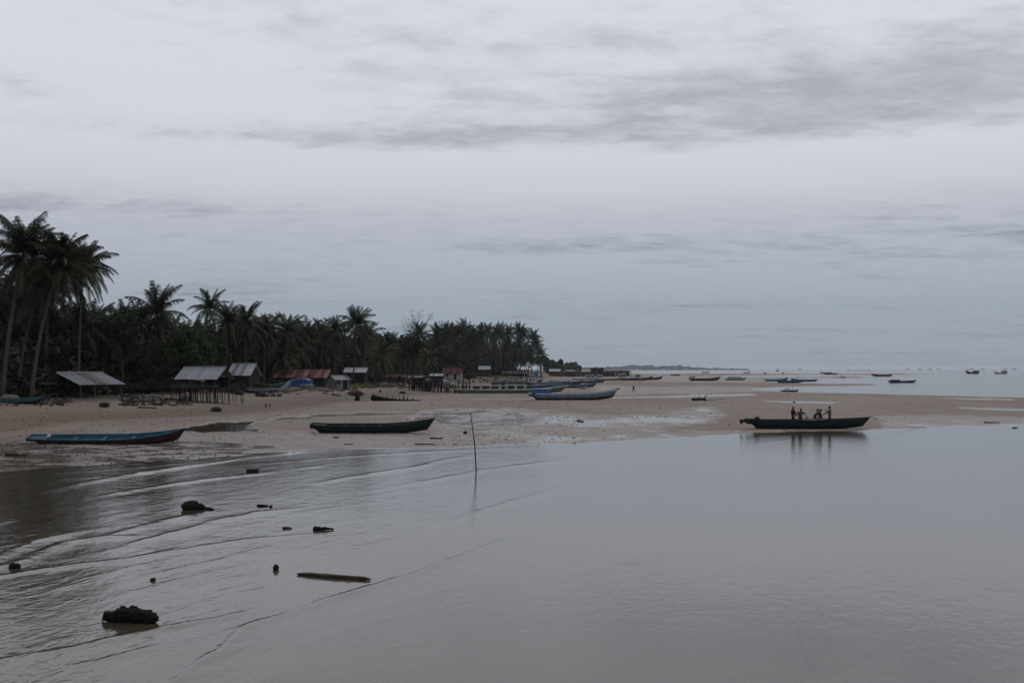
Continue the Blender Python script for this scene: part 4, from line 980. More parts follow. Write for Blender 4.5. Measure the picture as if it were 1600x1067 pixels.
cabin_boat('navy and red boat afloat right of the last sandbar, pole at its stern', 1388, 1432, 597.8, 594.4, ('dark_red', 'navy', 'navy', 'wood'), 0.1, 0.4, FG, wall='navy', nwin=2, h=0.4, bow=1.4, mast=0.0, sink=0.15)
flip_boat('red boat with bow left on the tip of the far sandbar', 1361, 1394, 588.0, 585.2, ('red', 'dark_red', 'pale_blue', 'wood'), 0, 0, FG, bow=1.7)
flip_boat('small red boat in front of its twin on the far sandbar', 1286, 1308, 585.2, 583.0, ('red', 'dark_red', 'pale_blue', 'wood'), 0, 0, FG, bow=1.5)
flip_boat('dark low boat behind the small red one on the far sandbar', 1281, 1300, 583.4, 581.8, ('navy', 'navy', 'navy', 'wood'), 0, 0, FG, bow=1.6)
flip_boat('red hulled fishing boat with dark cabin aft, afloat far right', 1508, 1530, 584.0, 581.2, ('red', 'dark_red', 'white', 'wood'), 0.04, 0.42, 'fishing boats anchored far out', h=1.7, bow=2.4, zmin=0.0)
flip_boat('pale hulled fishing boat with dark cabin aft, right of the red one', 1553, 1574, 584.2, 581.8, ('grey_wall', 'white', 'white', 'wood'), 0.04, 0.42, 'fishing boats anchored far out', h=1.7, bow=2.4)
cabin_boat('small dark red boat on the sand beyond the jetty boats', 1048, 1063, 587.0, 585.2, ('red', 'dark_red', 'dark_red', 'wood'), 0, 0, FG, bow=1.8)
for (x0, x1, by, lab) in ((1161, 1173, 582.9, 'tiny far boat with a raised bow left of the lone far canoe'), (1193, 1198, 583.6, 'tiny far canoe seen end on'), (1221, 1226, 583.6, 'tiny far canoe right of the end on one'), (1096, 1108, 582.6, 'flat pale far boat nearest the headland tip'), (1212, 1217, 580.6, 'speck of a boat farthest out in the strait')):
    cabin_boat(lab, x0, x1, by, by - 1.5, ('dark_red', 'grey_wall', 'grey_wall', 'wood'), 0, 0, 'tiny boats in the strait', bow=1.8)
# small canoe with arched frame in the bright channel
o, L, D, c, _ = place_boat('outrigger_canoe', 'small dark canoe with a thin mast and arched frame in the bright channel', 'boat', 1220, 1248, 611.6, 610.2, ('dark_red', 'wood_dark', 'wood_dark', 'wood'), group=FG, thwarts=1, n=14, bow=1.4, beam=0.7, sink=0.1)
q = MB(); q.tube([(0.6, 0, D * .6), (0.65, 0, 2.9)], 0.035, 6); q.build('mast', MT['wood_dark'], o)
q = MB(); q.tube([(-1.3, 0, D * .8), (-0.9, 0, 0.8), (-0.4, 0, 0.7), (0.1, 0, D * .9)], 0.07, 6); q.build('arched_frame', MT['wood_dark'], o)
# left shore boats
LG = 'boats pulled up by the huts'
lb, L, D, c, _ = place_boat('wooden_boat', 'blue and green boat pulled up at the left picture edge beside the palm trunks', 'boat', -8, 69, 629.0, 622.2, ('dark_red', 'sky_blue', 'leaf_green', 'blue'), yaw=R(-3), group=LG, bow=1.75, mid=32, beam=1.4, roll=R(6))
q = MB()
for k in range(5): q.ball((-L * 0.22 + random.uniform(-.7, .7), random.uniform(-.3, .3), D * 1.05 + random.uniform(0, .15)), (0.55, 0.4, 0.28), 9, 6, k, 0.16)
n_ = q.build('net_heap', MT['net_grey'], None, True); n_.matrix_world = lb.matrix_basis; tag(n_, 'pale grey fishing net heaped in the boat at the left edge', 'net')
o, L, D, c, _ = place_boat('wooden_boat', 'navy boat with cream rail, nearest of the boats right of the zinc roofed hut', 'boat', 369, 441, 615.2, 607.6, ('dark_red', 'navy', 'white', 'wood'), yaw=R(-6), roll=R(8), group=LG, bow=1.15, beam=1.8, stripe=0.5)
o, L, D, c, _ = place_boat('wooden_boat', 'green bowed boat with white rail just behind the navy one', 'boat', 386, 458, 606.5, 600.6, ('dark_red', 'leaf_green', 'white', 'blue'), yaw=R(-4), group=LG, bow=2.3, beam=2.0, stripe=0.6)
o, L, D, c, _ = place_boat('wooden_boat', 'teal covered boat with pale stern showing between the hut and the navy boat', 'boat', 352, 392, 604.0, 599.0, ('dark_red', 'blue', 'pale_blue', 'blue'), yaw=R(-6), group=LG, bow=1.7, beam=1.8)
q = MB(); q.box((0.1, 0, D * 1.35), (L * 0.6, 1.4, D * 0.9)); q.build('cover', MT['tarp_teal'], o)
# pale fin: upturned canoe bow
p = hit(446, 609.5); s_ = p.y / F
q = MB(); q.tube([(-9 * s_, 0, -0.1), (-3 * s_, 0, 3 * s_), (3 * s_, 0, 8.5 * s_), (7 * s_, 0, 16 * s_)], [0.15, 0.5, 0.32, 0.05], 8)
o = q.build('canoe_bow', MT['pale_blue'], None, True); o.location = p; tag(o, 'pale blue upturned canoe bow between the green boat and the blue tarpaulin', 'boat bow')

# ------------------------------------------------------------------ buildings
def sheet_mesh(w, l, mat, n=6, th=0.012, seed=0):
    m = MB(); vs, fs = [], []
    for i in range(2 * n + 1):
        x = -w / 2 + w * i / (2 * n); z = 0.03 if i % 2 else 0.0
        vs += [(x, 0, z), (x, -l, z)]
    for i in range(2 * n): fs.append((2 * i, 2 * i + 1, 2 * i + 3, 2 * i + 2))
    m.add(vs, fs); return m.mesh('roof_sheet', mat)
def roof_slope(o, x0, x1, run, fall, z, side, mats, sheet_w=0.8, over=0.0, parent=None):
    """sheets hung from a ridge line along local x at height z; side -1 falls towards -y"""
    n = max(2, round((x1 - x0) / sheet_w)); w = (x1 - x0) / n; l = math.hypot(run, fall); ang = math.atan2(fall, run)
    ms = [sheet_mesh(w * 1.04, l, m) for m in mats]
    for k in range(n):
        s = link('roof_sheet', random.choice(ms), parent or o)
        s.location = (x0 + w * (k + 0.5), 0, z + 0.004 * (k % 2) + random.uniform(-.01, .01))
        s.rotation_euler = (ang, random.uniform(-.01, .01), 0) if side < 0 else (ang, 0, math.pi)
def house(name, label, px_, by, w, d, eave, rise, rz, roofm, wallm, cat='house', group='huts and houses along the grove', overhang=0.4, open_front=False, posts=True, z=None, Y=None, windows=1, door=True, floor_h=0.0, back=True):
    p = hit(px_, by) if Y is None else at(px_, Y)
    o = empty(name, p, rz, label, cat, group)
    q = MB()
    if not open_front:
        q.box((0, 0, floor_h + (eave - floor_h) / 2), (w, d, eave - floor_h))
        q.add([(-w / 2, -d / 2, eave), (-w / 2, d / 2, eave), (-w / 2, 0, eave + rise * .95)], [(0, 2, 1)]); q.add([(w / 2, -d / 2, eave), (w / 2, d / 2, eave), (w / 2, 0, eave + rise * .95)], [(0, 1, 2)])
        wl = q.build('wall', MT[wallm], o)
        if door:
            f = MB(); f.box((w * 0.18, -d / 2 - 0.02, floor_h + 0.95), (0.9, 0.05, 1.9)); f.build('door', MT['dark'], wl)
        for k in range(windows):
            x = -w * 0.3 + k * 1.7
            f = MB(); f.box((x, -d / 2 - 0.02, floor_h + 1.45), (0.9, 0.05, 0.8)); f.build('window', MT['glass'], wl)
    elif back:
        q.box((0, d / 2 - 0.05, floor_h + (eave - floor_h) / 2), (w, 0.06, eave - floor_h)); q.build('back_wall', MT[wallm], o)
    if posts:
        for sx in (-1, -0.33, 0.33, 1):
            for sy in (-1, 1):
                f = MB(); f.tube([(sx * (w / 2 - .06), sy * (d / 2 - .06), -.4), (sx * (w / 2 - .06), sy * (d / 2 - .06), eave)], 0.08, 6); f.build('post', MT['wood'], o)
    rf = empty('roof', (0, 0, 0)); rf.parent = o
    k = 1 + overhang / (d / 2)
    roof_slope(o, -w / 2 - overhang, w / 2 + overhang, d / 2 + overhang, rise * k, eave + rise + 0.05, -1, roofm, parent=rf)
    roof_slope(o, -w / 2 - overhang, w / 2 + overhang, d / 2 + overhang, rise * k, eave + rise + 0.05, 1, roofm, parent=rf)
    c = MB(); c.tube([(-w / 2 - overhang, 0, eave + rise + .08), (w / 2 + overhang, 0, eave + rise + .08)], 0.09, 6); c.build('ridge_cap', roofm[0], rf)
    return o
T_ = lambda *k: [MT[x] for x in k]
# hut on stilts
hut = house('stilt_hut', 'hut on stilts with a bluish zinc gable roof, standing over the sand', 320, 627.5, 4.6, 3.8, 2.95, 1.15, R(-12), T_('tin', 'tin'), 'wood_dark', cat='hut', overhang=0.5, open_front=True, posts=True, floor_h=1.7)
q = MB()
q.add([(2.3, -1.9, 2.95), (2.3, 1.9, 2.95), (2.3, 0, 4.05)], [(0, 1, 2)]); q.add([(-2.3, -1.9, 2.95), (-2.3, 1.9, 2.95), (-2.3, 0, 4.05)], [(0, 2, 1)]); q.build('gable', MT['wood'], hut)
for k in range(12):
    q = MB(); q.box((-3.1 + k * 0.57, -0.4, 1.66), (0.5, 5.4, 0.06)); q.build('floor_plank', MT['wood_dark'], hut)
for z_ in (1.95, 2.25):
    q = MB(); q.box((0.2, -3.0, z_), (6.4, 0.06, 0.12)); q.build('rail', MT['tarp_teal'] if z_ < 2 else MT['wood_dark'], hut)
for k in range(15):
    x = -3.0 + k * 0.44; r_ = random.uniform(-.12, .12)
    q = MB(); q.tube([(x + r_, -3.0 + random.uniform(-.2, .5), -.3), (x, -3.0, 1.62 + random.choice((0, .6, .65)))], random.uniform(0.04, 0.07), 6); q.build('stilt', MT['wood' if k % 3 else 'wood_dark'], hut)
for k in range(8):
    x = -2.8 + k * 0.8
    q = MB(); q.tube([(x, -1.2 + random.uniform(-.3, .3), -.3), (x + random.uniform(-.1, .1), -1.2, 1.64)], 0.06, 6); q.build('stilt', MT['wood_dark'], hut)
q = MB(); vs = []
for i in range(9):
    t = i / 8; vs += [(-2.0 + 3.2 * t, -2.5, 2.75 - 0.35 * t ** 4), (-2.0 + 3.2 * t, -1.9, 2.95 - 0.1 * t)]
q.add(vs, [(2 * i, 2 * i + 2, 2 * i + 3, 2 * i + 1) for i in range(8)]); q.build('awning', MT['tin'], hut)
# annexes of poles right of the hut
o = empty('pole_rack', hit(352, 625.5), R(-8), 'rack of thin poles and rails beside the hut on stilts', 'rack', None)
for k in range(9):
    x = -1.6 + k * 0.5
    q = MB(); q.tube([(x + random.uniform(-.1, .1), random.uniform(-.5, .5), -.3), (x, 0, random.uniform(1.2, 2.1))], 0.05, 6); q.build('pole', MT['wood'], o)
for z_ in (1.2, 1.75):
    q = MB(); q.tube([(-2.0, 0, z_), (2.6, 0.1, z_ + .05)], 0.05, 6); q.build('rail', MT['wood'], o)
house('open_shelter', 'open shelter with a tilted grey zinc roof on pale posts, left of the hut', 125, 0, 5.6, 7.2, 1.5, 1.2, R(60), T_('tin', 'tin', 'tin_old'), 'dark', cat='shelter', overhang=0.3, open_front=True, Y=123)
house('open_shelter', 'small shelter with an old brownish roof behind the palm trunks', 44, 0, 4.2, 5.0, 1.4, 0.95, R(60), T_('tin_old', 'tin_old', 'rust'), 'dark', cat='shelter', overhang=0.3, open_front=True, Y=122)
house('brick_house', 'brick house with a pale zinc roof right behind the hut on stilts', 382, 0, 3.6, 3.2, 2.5, 1.5, R(-16), T_('tin_white', 'tin_white', 'tin'), 'brick', Y=176, overhang=0.4)
house('plank_house', 'house mostly hidden by leaves, only bluish roof pieces showing', 246, 0, 4.2, 3.4, 2.1, 1.6, R(-10), T_('tin', 'tin'), 'wood_dark', Y=166, overhang=0.4)
house('rusty_roofed_house', 'long house with a rust red zinc roof behind the blue tarpaulin', 475, 0, 9.6, 5.0, 1.75, 1.3, R(-5), T_('rust', 'rust', 'rust', 'rust_pale'), 'wood_dark', Y=212, overhang=0.5, windows=3)
house('grey_shed', 'small grey board shed with a lean roof right of the rusty roof', 529, 0, 3.0, 3.0, 1.9, 0.7, R(40), T_('tin_old', 'tin'), 'grey_wall', Y=206, overhang=0.3, cat='shed')
house('white_roofed_house', 'dark walled house under a flat whitish roof behind two palm trunks', 557, 0, 4.6, 3.6, 2.7, 0.9, R(-4), T_('tin_white', 'tin_white'), 'wood_dark', Y=256, overhang=0.4)
house('market_stall', 'low stall with a weathered roof left of the blue walled stall', 650, 0, 5.0, 3.0, 1.8, 0.5, R(-3), T_('tin_old', 'wood_dark'), 'wood_dark', Y=292, overhang=0.3, cat='stall', open_front=True)
house('market_stall', 'stall with white roof sheet and blue back wall above the stilt posts', 682, 0, 3.6, 3.0, 2.3, 0.5, R(-3), T_('tin_white', 'tin'), 'navy', Y=318, overhang=0.3, cat='stall', open_front=True)
house('white_walled_house', 'white walled house with a maroon roof under the grove', 708, 0, 6.0, 4.0, 2.4, 1.6, R(-6), T_('rust', 'dark_red'), 'plaster', Y=385, overhang=0.5)
house('bamboo_hut', 'low reddish board hut behind the debris heap', 620, 0, 5.0, 3.0, 1.6, 0.6, R(-4), T_('wood_red', 'rust'), 'wood_red', Y=285, overhang=0.3, cat='hut')
house('blue_topped_hut', 'small hut with a light blue roof in the shade of the far grove', 757, 0, 4.4, 3.0, 3.4, 1.2, R(0), T_('pale_blue', 'tin_white'), 'wood_dark', Y=480, overhang=0.4, cat='hut')
# long low building with white panels between posts
p = at(797, 540); o = empty('long_shed', p, R(-2), 'long low shed with a row of white panels at the foot of the far grove', 'shed')
for k in range(13):
    x = -8.4 + k * 1.4
    q = MB(); q.box((x, 0, 1.6), (0.2, 0.2, 3.2)); q.build('post', MT['wood_dark'], o)
    if 2 < k < 12: q = MB(); q.box((x + .7, 0.04, 2.3), (1.0, 0.06, 1.5)); q.build('panel', MT['plaster'], o)
q = MB(); q.box((0, 1.5, 3.3), (18, 4.4, 0.15)); q.build('roof', MT['wood_dark'], o)
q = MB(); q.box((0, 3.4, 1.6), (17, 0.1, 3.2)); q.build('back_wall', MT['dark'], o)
# cyan tarpaulin
p = at(837, 560); q = MB(); vs = []
for i in range(8):
    for j in range(7):
        a, b = i / 7 - .5, j / 6; vs.append((a * 2.4 * (0.6 + 0.5 * b), 0.35 * math.sin(5 * a + 3 * b), 0.6 + b * 3.0 * (1 - 0.3 * abs(a))))
q.add(vs, [(i * 7 + j, i * 7 + j + 1, (i + 1) * 7 + j + 1, (i + 1) * 7 + j) for i in range(7) for j in range(6)])
o = q.build('hanging_tarpaulin', MT['tarp_cyan'], None, True); o.location = p; tag(o, 'cyan tarpaulin hung up at the right end of the far grove', 'tarpaulin')
# the jetty and its sheds
Yj = 760
o = empty('jetty', at(905, Yj, 0.0), 0, 'dark wooden jetty wall running out from the end of the grove', 'jetty')
sj = Yj / F
for k in range(52):
    x = (858 - 905 + k * 2.0) * sj
    q = MB(); q.box((x, random.uniform(-.2, .2), 1.6), (0.8, 0.3, random.uniform(2.6, 3.6))); q.build('pile', MT['wood_red' if k % 4 == 0 else 'wood_dark'], o)
q = MB(); q.box(((911 - 905) * sj, 1.2, 3.2), (104 * sj, 2.4, 0.3)); q.build('deck', MT['wood_dark'], o)
for k in range(17):
    x = (944 - 905 + k * 2.6) * sj
    q = MB(); q.tube([(x, 0, -.5), (x + random.uniform(-.2, .2), 0, random.uniform(3.0, 4.6))], 0.22, 6); q.build('stilt', MT['wood' if k % 2 else 'wood_dark'], o)
q = MB(); q.box(((964 - 905) * sj, 1.0, 4.1), (44 * sj, 2.6, 0.35)); q.build('outer_deck', MT['wood'], o)
q = MB()
for k in range(14): q.box(((947 - 905 + k * 2.7) * sj, 2.2, 2.2), (0.9, 0.2, 3.4))
q.build('bracing', MT['wood_dark'], o)
house('jetty_shed', 'dark shed with a pale strip of roof on the jetty', 933, 0, 8.6, 5.0, 5.6, 0.6, R(-2), T_('tin_old', 'wood_dark'), 'wood_dark', Y=Yj - 6, overhang=0.4, cat='shed', group='sheds on the jetty', windows=2)
house('jetty_shed', 'shed with a white roof at the landward end of the jetty', 867, 0, 7.0, 4.0, 3.6, 1.3, R(0), T_('tin_white', 'tin_white'), 'wood_red', Y=Yj - 8, overhang=0.4, cat='shed', group='sheds on the jetty')
house('jetty_shed', 'low brown shed between the white roofed and the dark jetty sheds', 892, 0, 6.0, 4.0, 3.7, 0.8, R(0), T_('tin_old', 'tin'), 'wood_dark', Y=Yj - 5, overhang=0.3, cat='shed', group='sheds on the jetty')
for i, (px_, h) in enumerate(((908, 8.5), (915, 10), (921, 8))):
    q = MB(); q.tube([(0, 0, 0), (0.1, 0, h)], [.09, .05], 5); o = q.build('pole', MT['wood_dark']); o.location = at(px_, 790, 0); tag(o, ('thin pole rising left of the dark jetty shed', 'tallest thin pole above the jetty', 'thin pole nearest the dark jetty shed')[i], 'pole', 'poles above the jetty')
# stilt ruin
o = empty('ruined_jetty', hit(690, 613), 0, 'ruin of a landing stage, a thicket of grey posts on the sand', 'jetty'); sj = o.location.y / F
rr = random.Random(8)
for k in range(62):
    xp = rr.choice((rr.uniform(640, 692), rr.uniform(640, 692), rr.uniform(692, 735))); x = (xp - 690) * sj
    h = (rr.uniform(8, 21) if xp < 692 else rr.uniform(5, 12)) * sj
    q = MB(); yy = rr.uniform(-1.0, 5.0); q.tube([(x, yy, -.4), (x + rr.uniform(-.25, .25), yy + rr.uniform(-.2, .2), h)], rr.uniform(.07, .15), 6); q.build('post', MT[rr.choice(('wood', 'wood_dark', 'wood_dark'))], o)
for (xp, h) in ((724, 20), (728.5, 17), (733, 19), (716, 19)):
    q = MB(); q.tube([((xp - 690) * sj, 0, -.4), ((xp - 690 + .4) * sj, 0, h * sj)], .14, 6); q.build('post', MT['wood'], o)
for (xa, xb, z_) in ((640, 690, 12), (648, 676, 16), (690, 712, 11), (692, 734, 8), (714, 736, 15)):
    q = MB(); q.box((((xa + xb) / 2 - 690) * sj, 1.5, z_ * sj), ((xb - xa) * sj, 3.0, .14), 0, rr.uniform(-.02, .02)); q.build('beam', MT['wood_dark'], o)
q = MB()
for k in range(40): 
    a = Vector((rr.uniform(646, 686) - 690, 0, 0)) * sj + Vector((0, rr.uniform(0, 4), rr.uniform(10, 17) * sj)); d = Vector((rr.uniform(-1, 1), rr.uniform(-.6, .6), rr.uniform(-.35, .35))) * 1.6
    q.tube([a - d, a + d], .05, 4)
o2 = q.build('brushwood', MT['wood_dark'], o); o2['kind'] = 'stuff'

# ------------------------------------------------------------------ tarpaulins, nets, beach objects
def lump(name, label, cat, px_, by, wpx, hpx, mat, seed, amp=0.12, depth=0.7, group=None, zmin=0.0, nu=16, nv=10, sink=0.25, tilt=0.0, freq=2.0):
    p = hit(px_, by, zmin); s = p.y / F
    q = MB(); m_ = Matrix.Rotation(tilt, 3, 'Y')
    q.ball((0, 0, hpx * s * (0.5 - sink * 0.5)), (wpx * s / 2, wpx * s / 2 * depth, hpx * s * (0.5 + sink * 0.5)), nu, nv, seed, amp, m_, freq)
    o = q.build(name, MT[mat], None, True); o.location = p
    return tag(o, label, cat, group)
def log(name, label, cat, a, b, r, mat, seed=0, group=None, zmin=0.0, taper=0.6, branches=0, lift=0.6, n=9):
    pa, pb = hit(*a, zmin), hit(*b, zmin); rr = random.Random(seed); q = MB(); d = pb - pa
    pts, rad = [], []
    for i in range(n):
        t = i / (n - 1); w = r * (1 - (1 - taper) * t) * rr.uniform(.85, 1.15)
        pts.append(d * t + Vector((rr.uniform(-.25, .25) * r, rr.uniform(-.25, .25) * r, r * lift + rr.uniform(-.2, .2) * r))); rad.append(w)
    q.tube(pts, rad, 8)
    for k in range(branches):
        t = rr.uniform(.25, .95); p0 = d * t + Vector((0, 0, r * lift)); e = p0 + Vector((rr.uniform(-.5, .9), rr.uniform(-.3, .3), rr.uniform(.4, 1.1))) * r * 3.5
        q.tube([p0, p0.lerp(e, .5) + Vector((rr.uniform(-.1, .1), 0, rr.uniform(-.1, .1))), e], [r * .3, r * .22, r * .1], 5)
    o = q.build(name, MT[mat], None, True); o.location = pa
    return tag(o, label, cat, group)
# blue tarpaulin heap
p = hit(472, 604.0); s = p.y / F; q = MB(); n = 12; vs = []
prof = [(-16, 0), (-15.5, 9), (-13, 12), (-4, 13), (8, 13), (14.5, 11), (15.5, 4), (16, 0)]
for (x, z) in prof:
    for yy in (-1.7, -1.2, 0, 1.2, 1.7): vs.append((x * s + random.uniform(-.05, .05), yy, max(0, z * s * (0.84 if abs(yy) > 1.5 else 1) + random.uniform(-.06, .06)) if z else -0.05))
q.add(vs, [(i * 5 + j, i * 5 + j + 1, (i + 1) * 5 + j + 1, (i + 1) * 5 + j) for i in range(7) for j in range(4)])
k = len(q.v); 
for side in (0, 4):
    q.f.append(tuple(i * 5 + side for i in range(8)))
o = q.build('covered_stack', MT['tarp_blue']); o.location = p; tag(o, 'stack covered by a bright blue tarpaulin in front of the rusty roof', 'tarpaulin')
lump('net_heap', 'heap of pale green netting at the foot of the blue tarpaulin', 'net', 480, 606.5, 22, 7, 'net_green', 3, 0.2)
lump('net_heap', 'dark mound of rope and net under the navy boat', 'net', 407, 619.5, 15, 8, 'rock', 5, 0.22)
lump('net_heap', 'pale grey netting against the dark mound under the navy boat', 'net', 416, 619.5, 10, 6.5, 'net_grey', 6, 0.22)
lump('rock', 'low dark mound by the hut stilts on their right', 'rock', 373, 616.5, 16, 7, 'rock', 8, 0.2)
log('driftwood_log', 'long pale driftwood trunk on the sand before the green netting', 'log', (441, 612.5), (497, 608.5), 0.28, 'drift_pale', 2, branches=4)
lump('rock', 'black domed rock alone on the clean sand below the hut', 'rock', 338, 642.5, 17, 7.5, 'rock', 11, 0.08)
log('driftwood_stick', 'thin tail of wood beside the black domed rock', 'stick', (327, 642.3), (334, 641.8), 0.05, 'drift', 3)
lump('barrel', 'black rounded barrel lying below the open shelter', 'barrel', 163, 635.5, 17, 7.5, 'rock', 12, 0.05, sink=0.1)
lump('rock', 'small dark rock on the sand right of the black barrel', 'rock', 208, 629.5, 9, 4.5, 'rock', 13, 0.12)
log('driftwood_log', 'straight dark log on the sand below the bluish roof house', 'log', (216, 637.5), (244, 638), 0.10, 'drift', 4)
for i, (px_, by, h) in enumerate(((379, 630.5, 10), (415, 636.5, 5.5), (421.5, 635.5, 5))):
    p = hit(px_, by); q = MB(); q.tube([(0, 0, -.2), (0.03, 0, h * p.y / F)], 0.07, 7); o = q.build('post', MT['drift']); o.location = p
    tag(o, ('dark post standing in the sand right of the pole rack', 'left one of two short stakes side by side in the sand', 'right one of two short stakes side by side in the sand')[i], 'post', 'posts stuck in the beach')
# stump with roots
p = hit(558, 625.8); s = p.y / F; q = MB()
q.tube([(0, 0, -.2), (0.05, 0, 5 * s), (0, 0, 11 * s), (0.1, 0, 14 * s)], [.48, .36, .30, .22], 9)
o = q.build('tree_stump', MT['drift'], None, True); o.location = p; tag(o, 'dark upright stump mid beach in front of the grey shed', 'stump')
p = hit(556, 618.5); q = MB(); rr = random.Random(4)
q.ball((0, 0, .35), (1.3, .6, .42), 14, 8, 4, .2)
for k in range(10):
    a = k * .63; q.tube([(0, 0, .4), (math.cos(a) * 1.1, math.sin(a) * .6, .45 + rr.uniform(-.1, .4)), (math.cos(a) * 1.7, math.sin(a) * 1.0, .3 + rr.uniform(-.2, .6))], [.2, .12, .04], 5)
o = q.build('root_mass', MT['drift_brown'], None, True); o.location = p; tag(o, 'tangled dark root mass lying behind the upright stump', 'roots')
# fallen tree
p = hit(584, 626.0); s = p.y / F; q = MB(); rr = random.Random(5)
q.ball((0, 0, 4.2 * s), (5.2 * s, .5, 5.2 * s), 14, 9, 7, .16)
q.tube([(0, 0, 4 * s), (8 * s, 0, 3.2 * s), (18 * s, .1, 2.2 * s), (34 * s, .2, 1.2 * s), (74 * s, .5, .5 * s)], [.5, .42, .28, .16, .06], 9)
for k in range(9):
    x = rr.uniform(20, 62); b = Vector((x * s, .2, 1.4 * s)); e = b + Vector((rr.uniform(-2, 3) * s, rr.uniform(-.3, .3), rr.uniform(2.5, 8) * s)); q.tube([b, b.lerp(e, .5) + Vector((.1, 0, .05)), e], [.08, .06, .03], 5)
o = q.build('fallen_tree', MT['drift'], None, True); o.location = p; tag(o, 'fallen black tree trunk with root end left, lying on the sand line', 'fallen tree')
lump('rock', 'dark flat rock on the sand right of the fallen tree twigs', 'rock', 629, 615, 10, 4, 'rock', 21, .12)
lump('rock', 'small dark rock on the sand above the fallen tree', 'rock', 594, 612.5, 5, 3, 'rock', 22, .12)
log('driftwood_log', 'short dark driftwood left of the root mass', 'log', (519, 617), (531, 619), .16, 'drift', 6, branches=2)
# thin stake in the water
p = hit(745, 737.5); s = p.y / F
q = MB(); q.tube([(0, 0, -.6), (-3 * s, 0, 40 * s), (-6.2 * s, 0, 66 * s), (-10 * s, 0, 92.5 * s)], [.034, .030, .025, .016], 7); o = q.build('stake', MT['drift'], None, True); o.location = p; tag(o, 'tall thin stake leaning left out of the shallow water', 'stake')
# things in the near water
WG = 'driftwood floating in the near water'
def rough_log(pts, rad, seed, nu=22, nv=34, amp=0.22, flute=0.10):
    """a weathered trunk: fluted, knotted, with ragged ends"""
    P = [Vector(p) for p in pts]; n = len(P) - 1; V, Fc = [], []; rr = random.Random(seed)
    for i in range(nv + 1):
        t = i / nv * n; k = min(int(t), n - 1); c = P[k].lerp(P[k + 1], t - k); r = rad[k] + (rad[k + 1] - rad[k]) * (t - k)
        d = (P[k + 1] - P[k]).normalized(); u = d.cross(Vector((0, 0, 1))).normalized(); w = u.cross(d)
        for j in range(nu):
            a = 2 * math.pi * j / nu
            q = 1 + amp * 2 * float(fbm(i * 0.21 + seed, math.cos(a) * 1.3 + 5, seed, 3)) + amp * 1.6 * float(fbm(i * 0.5, math.sin(a) * 2.0 + 9 + math.cos(a), seed + 3, 3)) + flute * math.sin(a * 7 + seed) * (0.5 + 0.5 * math.sin(i * .3))
            e = 1.0 if 1 < i < nv - 1 else 0.72 if 0 < i < nv else 0.35
            sh = rr.uniform(-.05, .05) if i in (0, nv) else 0
            V.append(c + (u * math.cos(a) + w * math.sin(a)) * r * q * e + d * sh)
    for i in range(nv):
        for j in range(nu): j2 = (j + 1) % nu; Fc.append((i * nu + j, i * nu + j2, (i + 1) * nu + j2, (i + 1) * nu + j))
    Fc.append(tuple(range(nu - 1, -1, -1))); Fc.append(tuple(nv * nu + j for j in range(nu)))
    return V, Fc
p = hit(204, 971, 0.0); s = p.y / F; q = MB()
q.add(*rough_log([(-44 * s, 0.05, 3 * s), (-37 * s, .05, 8 * s), (-22 * s, .04, 8 * s), (-9 * s, .0, 11 * s), (4 * s, -.02, 12 * s), (16 * s, -.03, 9 * s), (30 * s, -.05, 7 * s), (43 * s, -.06, 6 * s)], [.05, .09, .12, .15, .15, .13, .13, .10], 3, 30, 60, .36, .13))
q.add(*rough_log([(-3 * s, .05, 12 * s), (3 * s, .03, 20 * s), (8 * s, .02, 23 * s)], [.10, .07, .03], 6, 10, 8))
o = q.build('driftwood_log', MT['drift'], None, True); o.location = p; tag(o, 'large broken black log standing out of the water, nearest to the viewer', 'log', WG)
p = hit(303, 796, 0.0); s = p.y / F; q = MB()
q.add(*rough_log([(-16 * s, 0, -3 * s), (-12 * s, 0, 3.5 * s), (-3 * s, .05, 6 * s), (5 * s, .05, 4 * s), (13 * s, .05, 3 * s), (20 * s, .05, -1 * s)], [.06, .18, .20, .17, .12, .04], 9, 26, 30, .34, .10))
q.tube([(14 * s, 0, 1 * s), (24 * s, 0, 1.6 * s), (32 * s, 0, 1.0 * s)], [.07, .05, .02], 6)
o = q.build('tree_stump', MT['drift'], None, True); o.location = p; tag(o, 'black stump in the water with a thin spike to its right', 'stump', WG)
lump('driftwood_stump', 'small dark stump in the water close to the left picture edge', 'stump', 22, 887.5, 18, 8, 'drift', 33, .22, group=WG)
lump('driftwood_stump', 'small dark round knob of wood left of the long floating plank', 'stump', 431, 890, 10, 8, 'drift', 34, .22, group=WG)
lump('driftwood_stump', 'tiny dark snag right above the large broken log', 'stump', 239, 906.5, 8, 4, 'drift', 35, .25, group=WG)
p = hit(522, 902); pa, pb = hit(464, 898) - p, hit(579, 906.5) - p; q = MB()
q.add(*rough_log([pa + Vector((0, 0, .03)), pa.lerp(pb, .12) + Vector((0, 0, .04)), pa.lerp(pb, .5) + Vector((0, 0, .035)), pa.lerp(pb, .9) + Vector((0, 0, .04)), pb + Vector((0, 0, .03))], [.022, .046, .050, .046, .022], 12, 12, 60, .22, .08))
o = q.build('floating_plank', MT['drift_brown'], None, True); o.location = p; tag(o, 'long thin brown plank floating in the near water', 'plank', WG)
log('driftwood_log', 'thick stubby branch floating with a pointed tail, right of the tiny float', 'log', (491, 828), (521, 827.6), .11, 'drift', 8, group=WG, taper=.2, lift=.3)
log('driftwood_stick', 'tiny stick barely above water left of the pointed branch', 'stick', (442, 825.8), (456, 825.8), .045, 'drift', 9, group=WG, taper=.4)
log('driftwood_stick', 'thin stick with a knob at its right end, right of the black stump', 'stick', (402, 790.8), (418, 791), .05, 'drift', 10, group=WG)
lump('driftwood_stump', 'dark knob just right of the thin floating stick', 'stump', 423, 792, 6, 3, 'drift', 36, .1, group=WG)
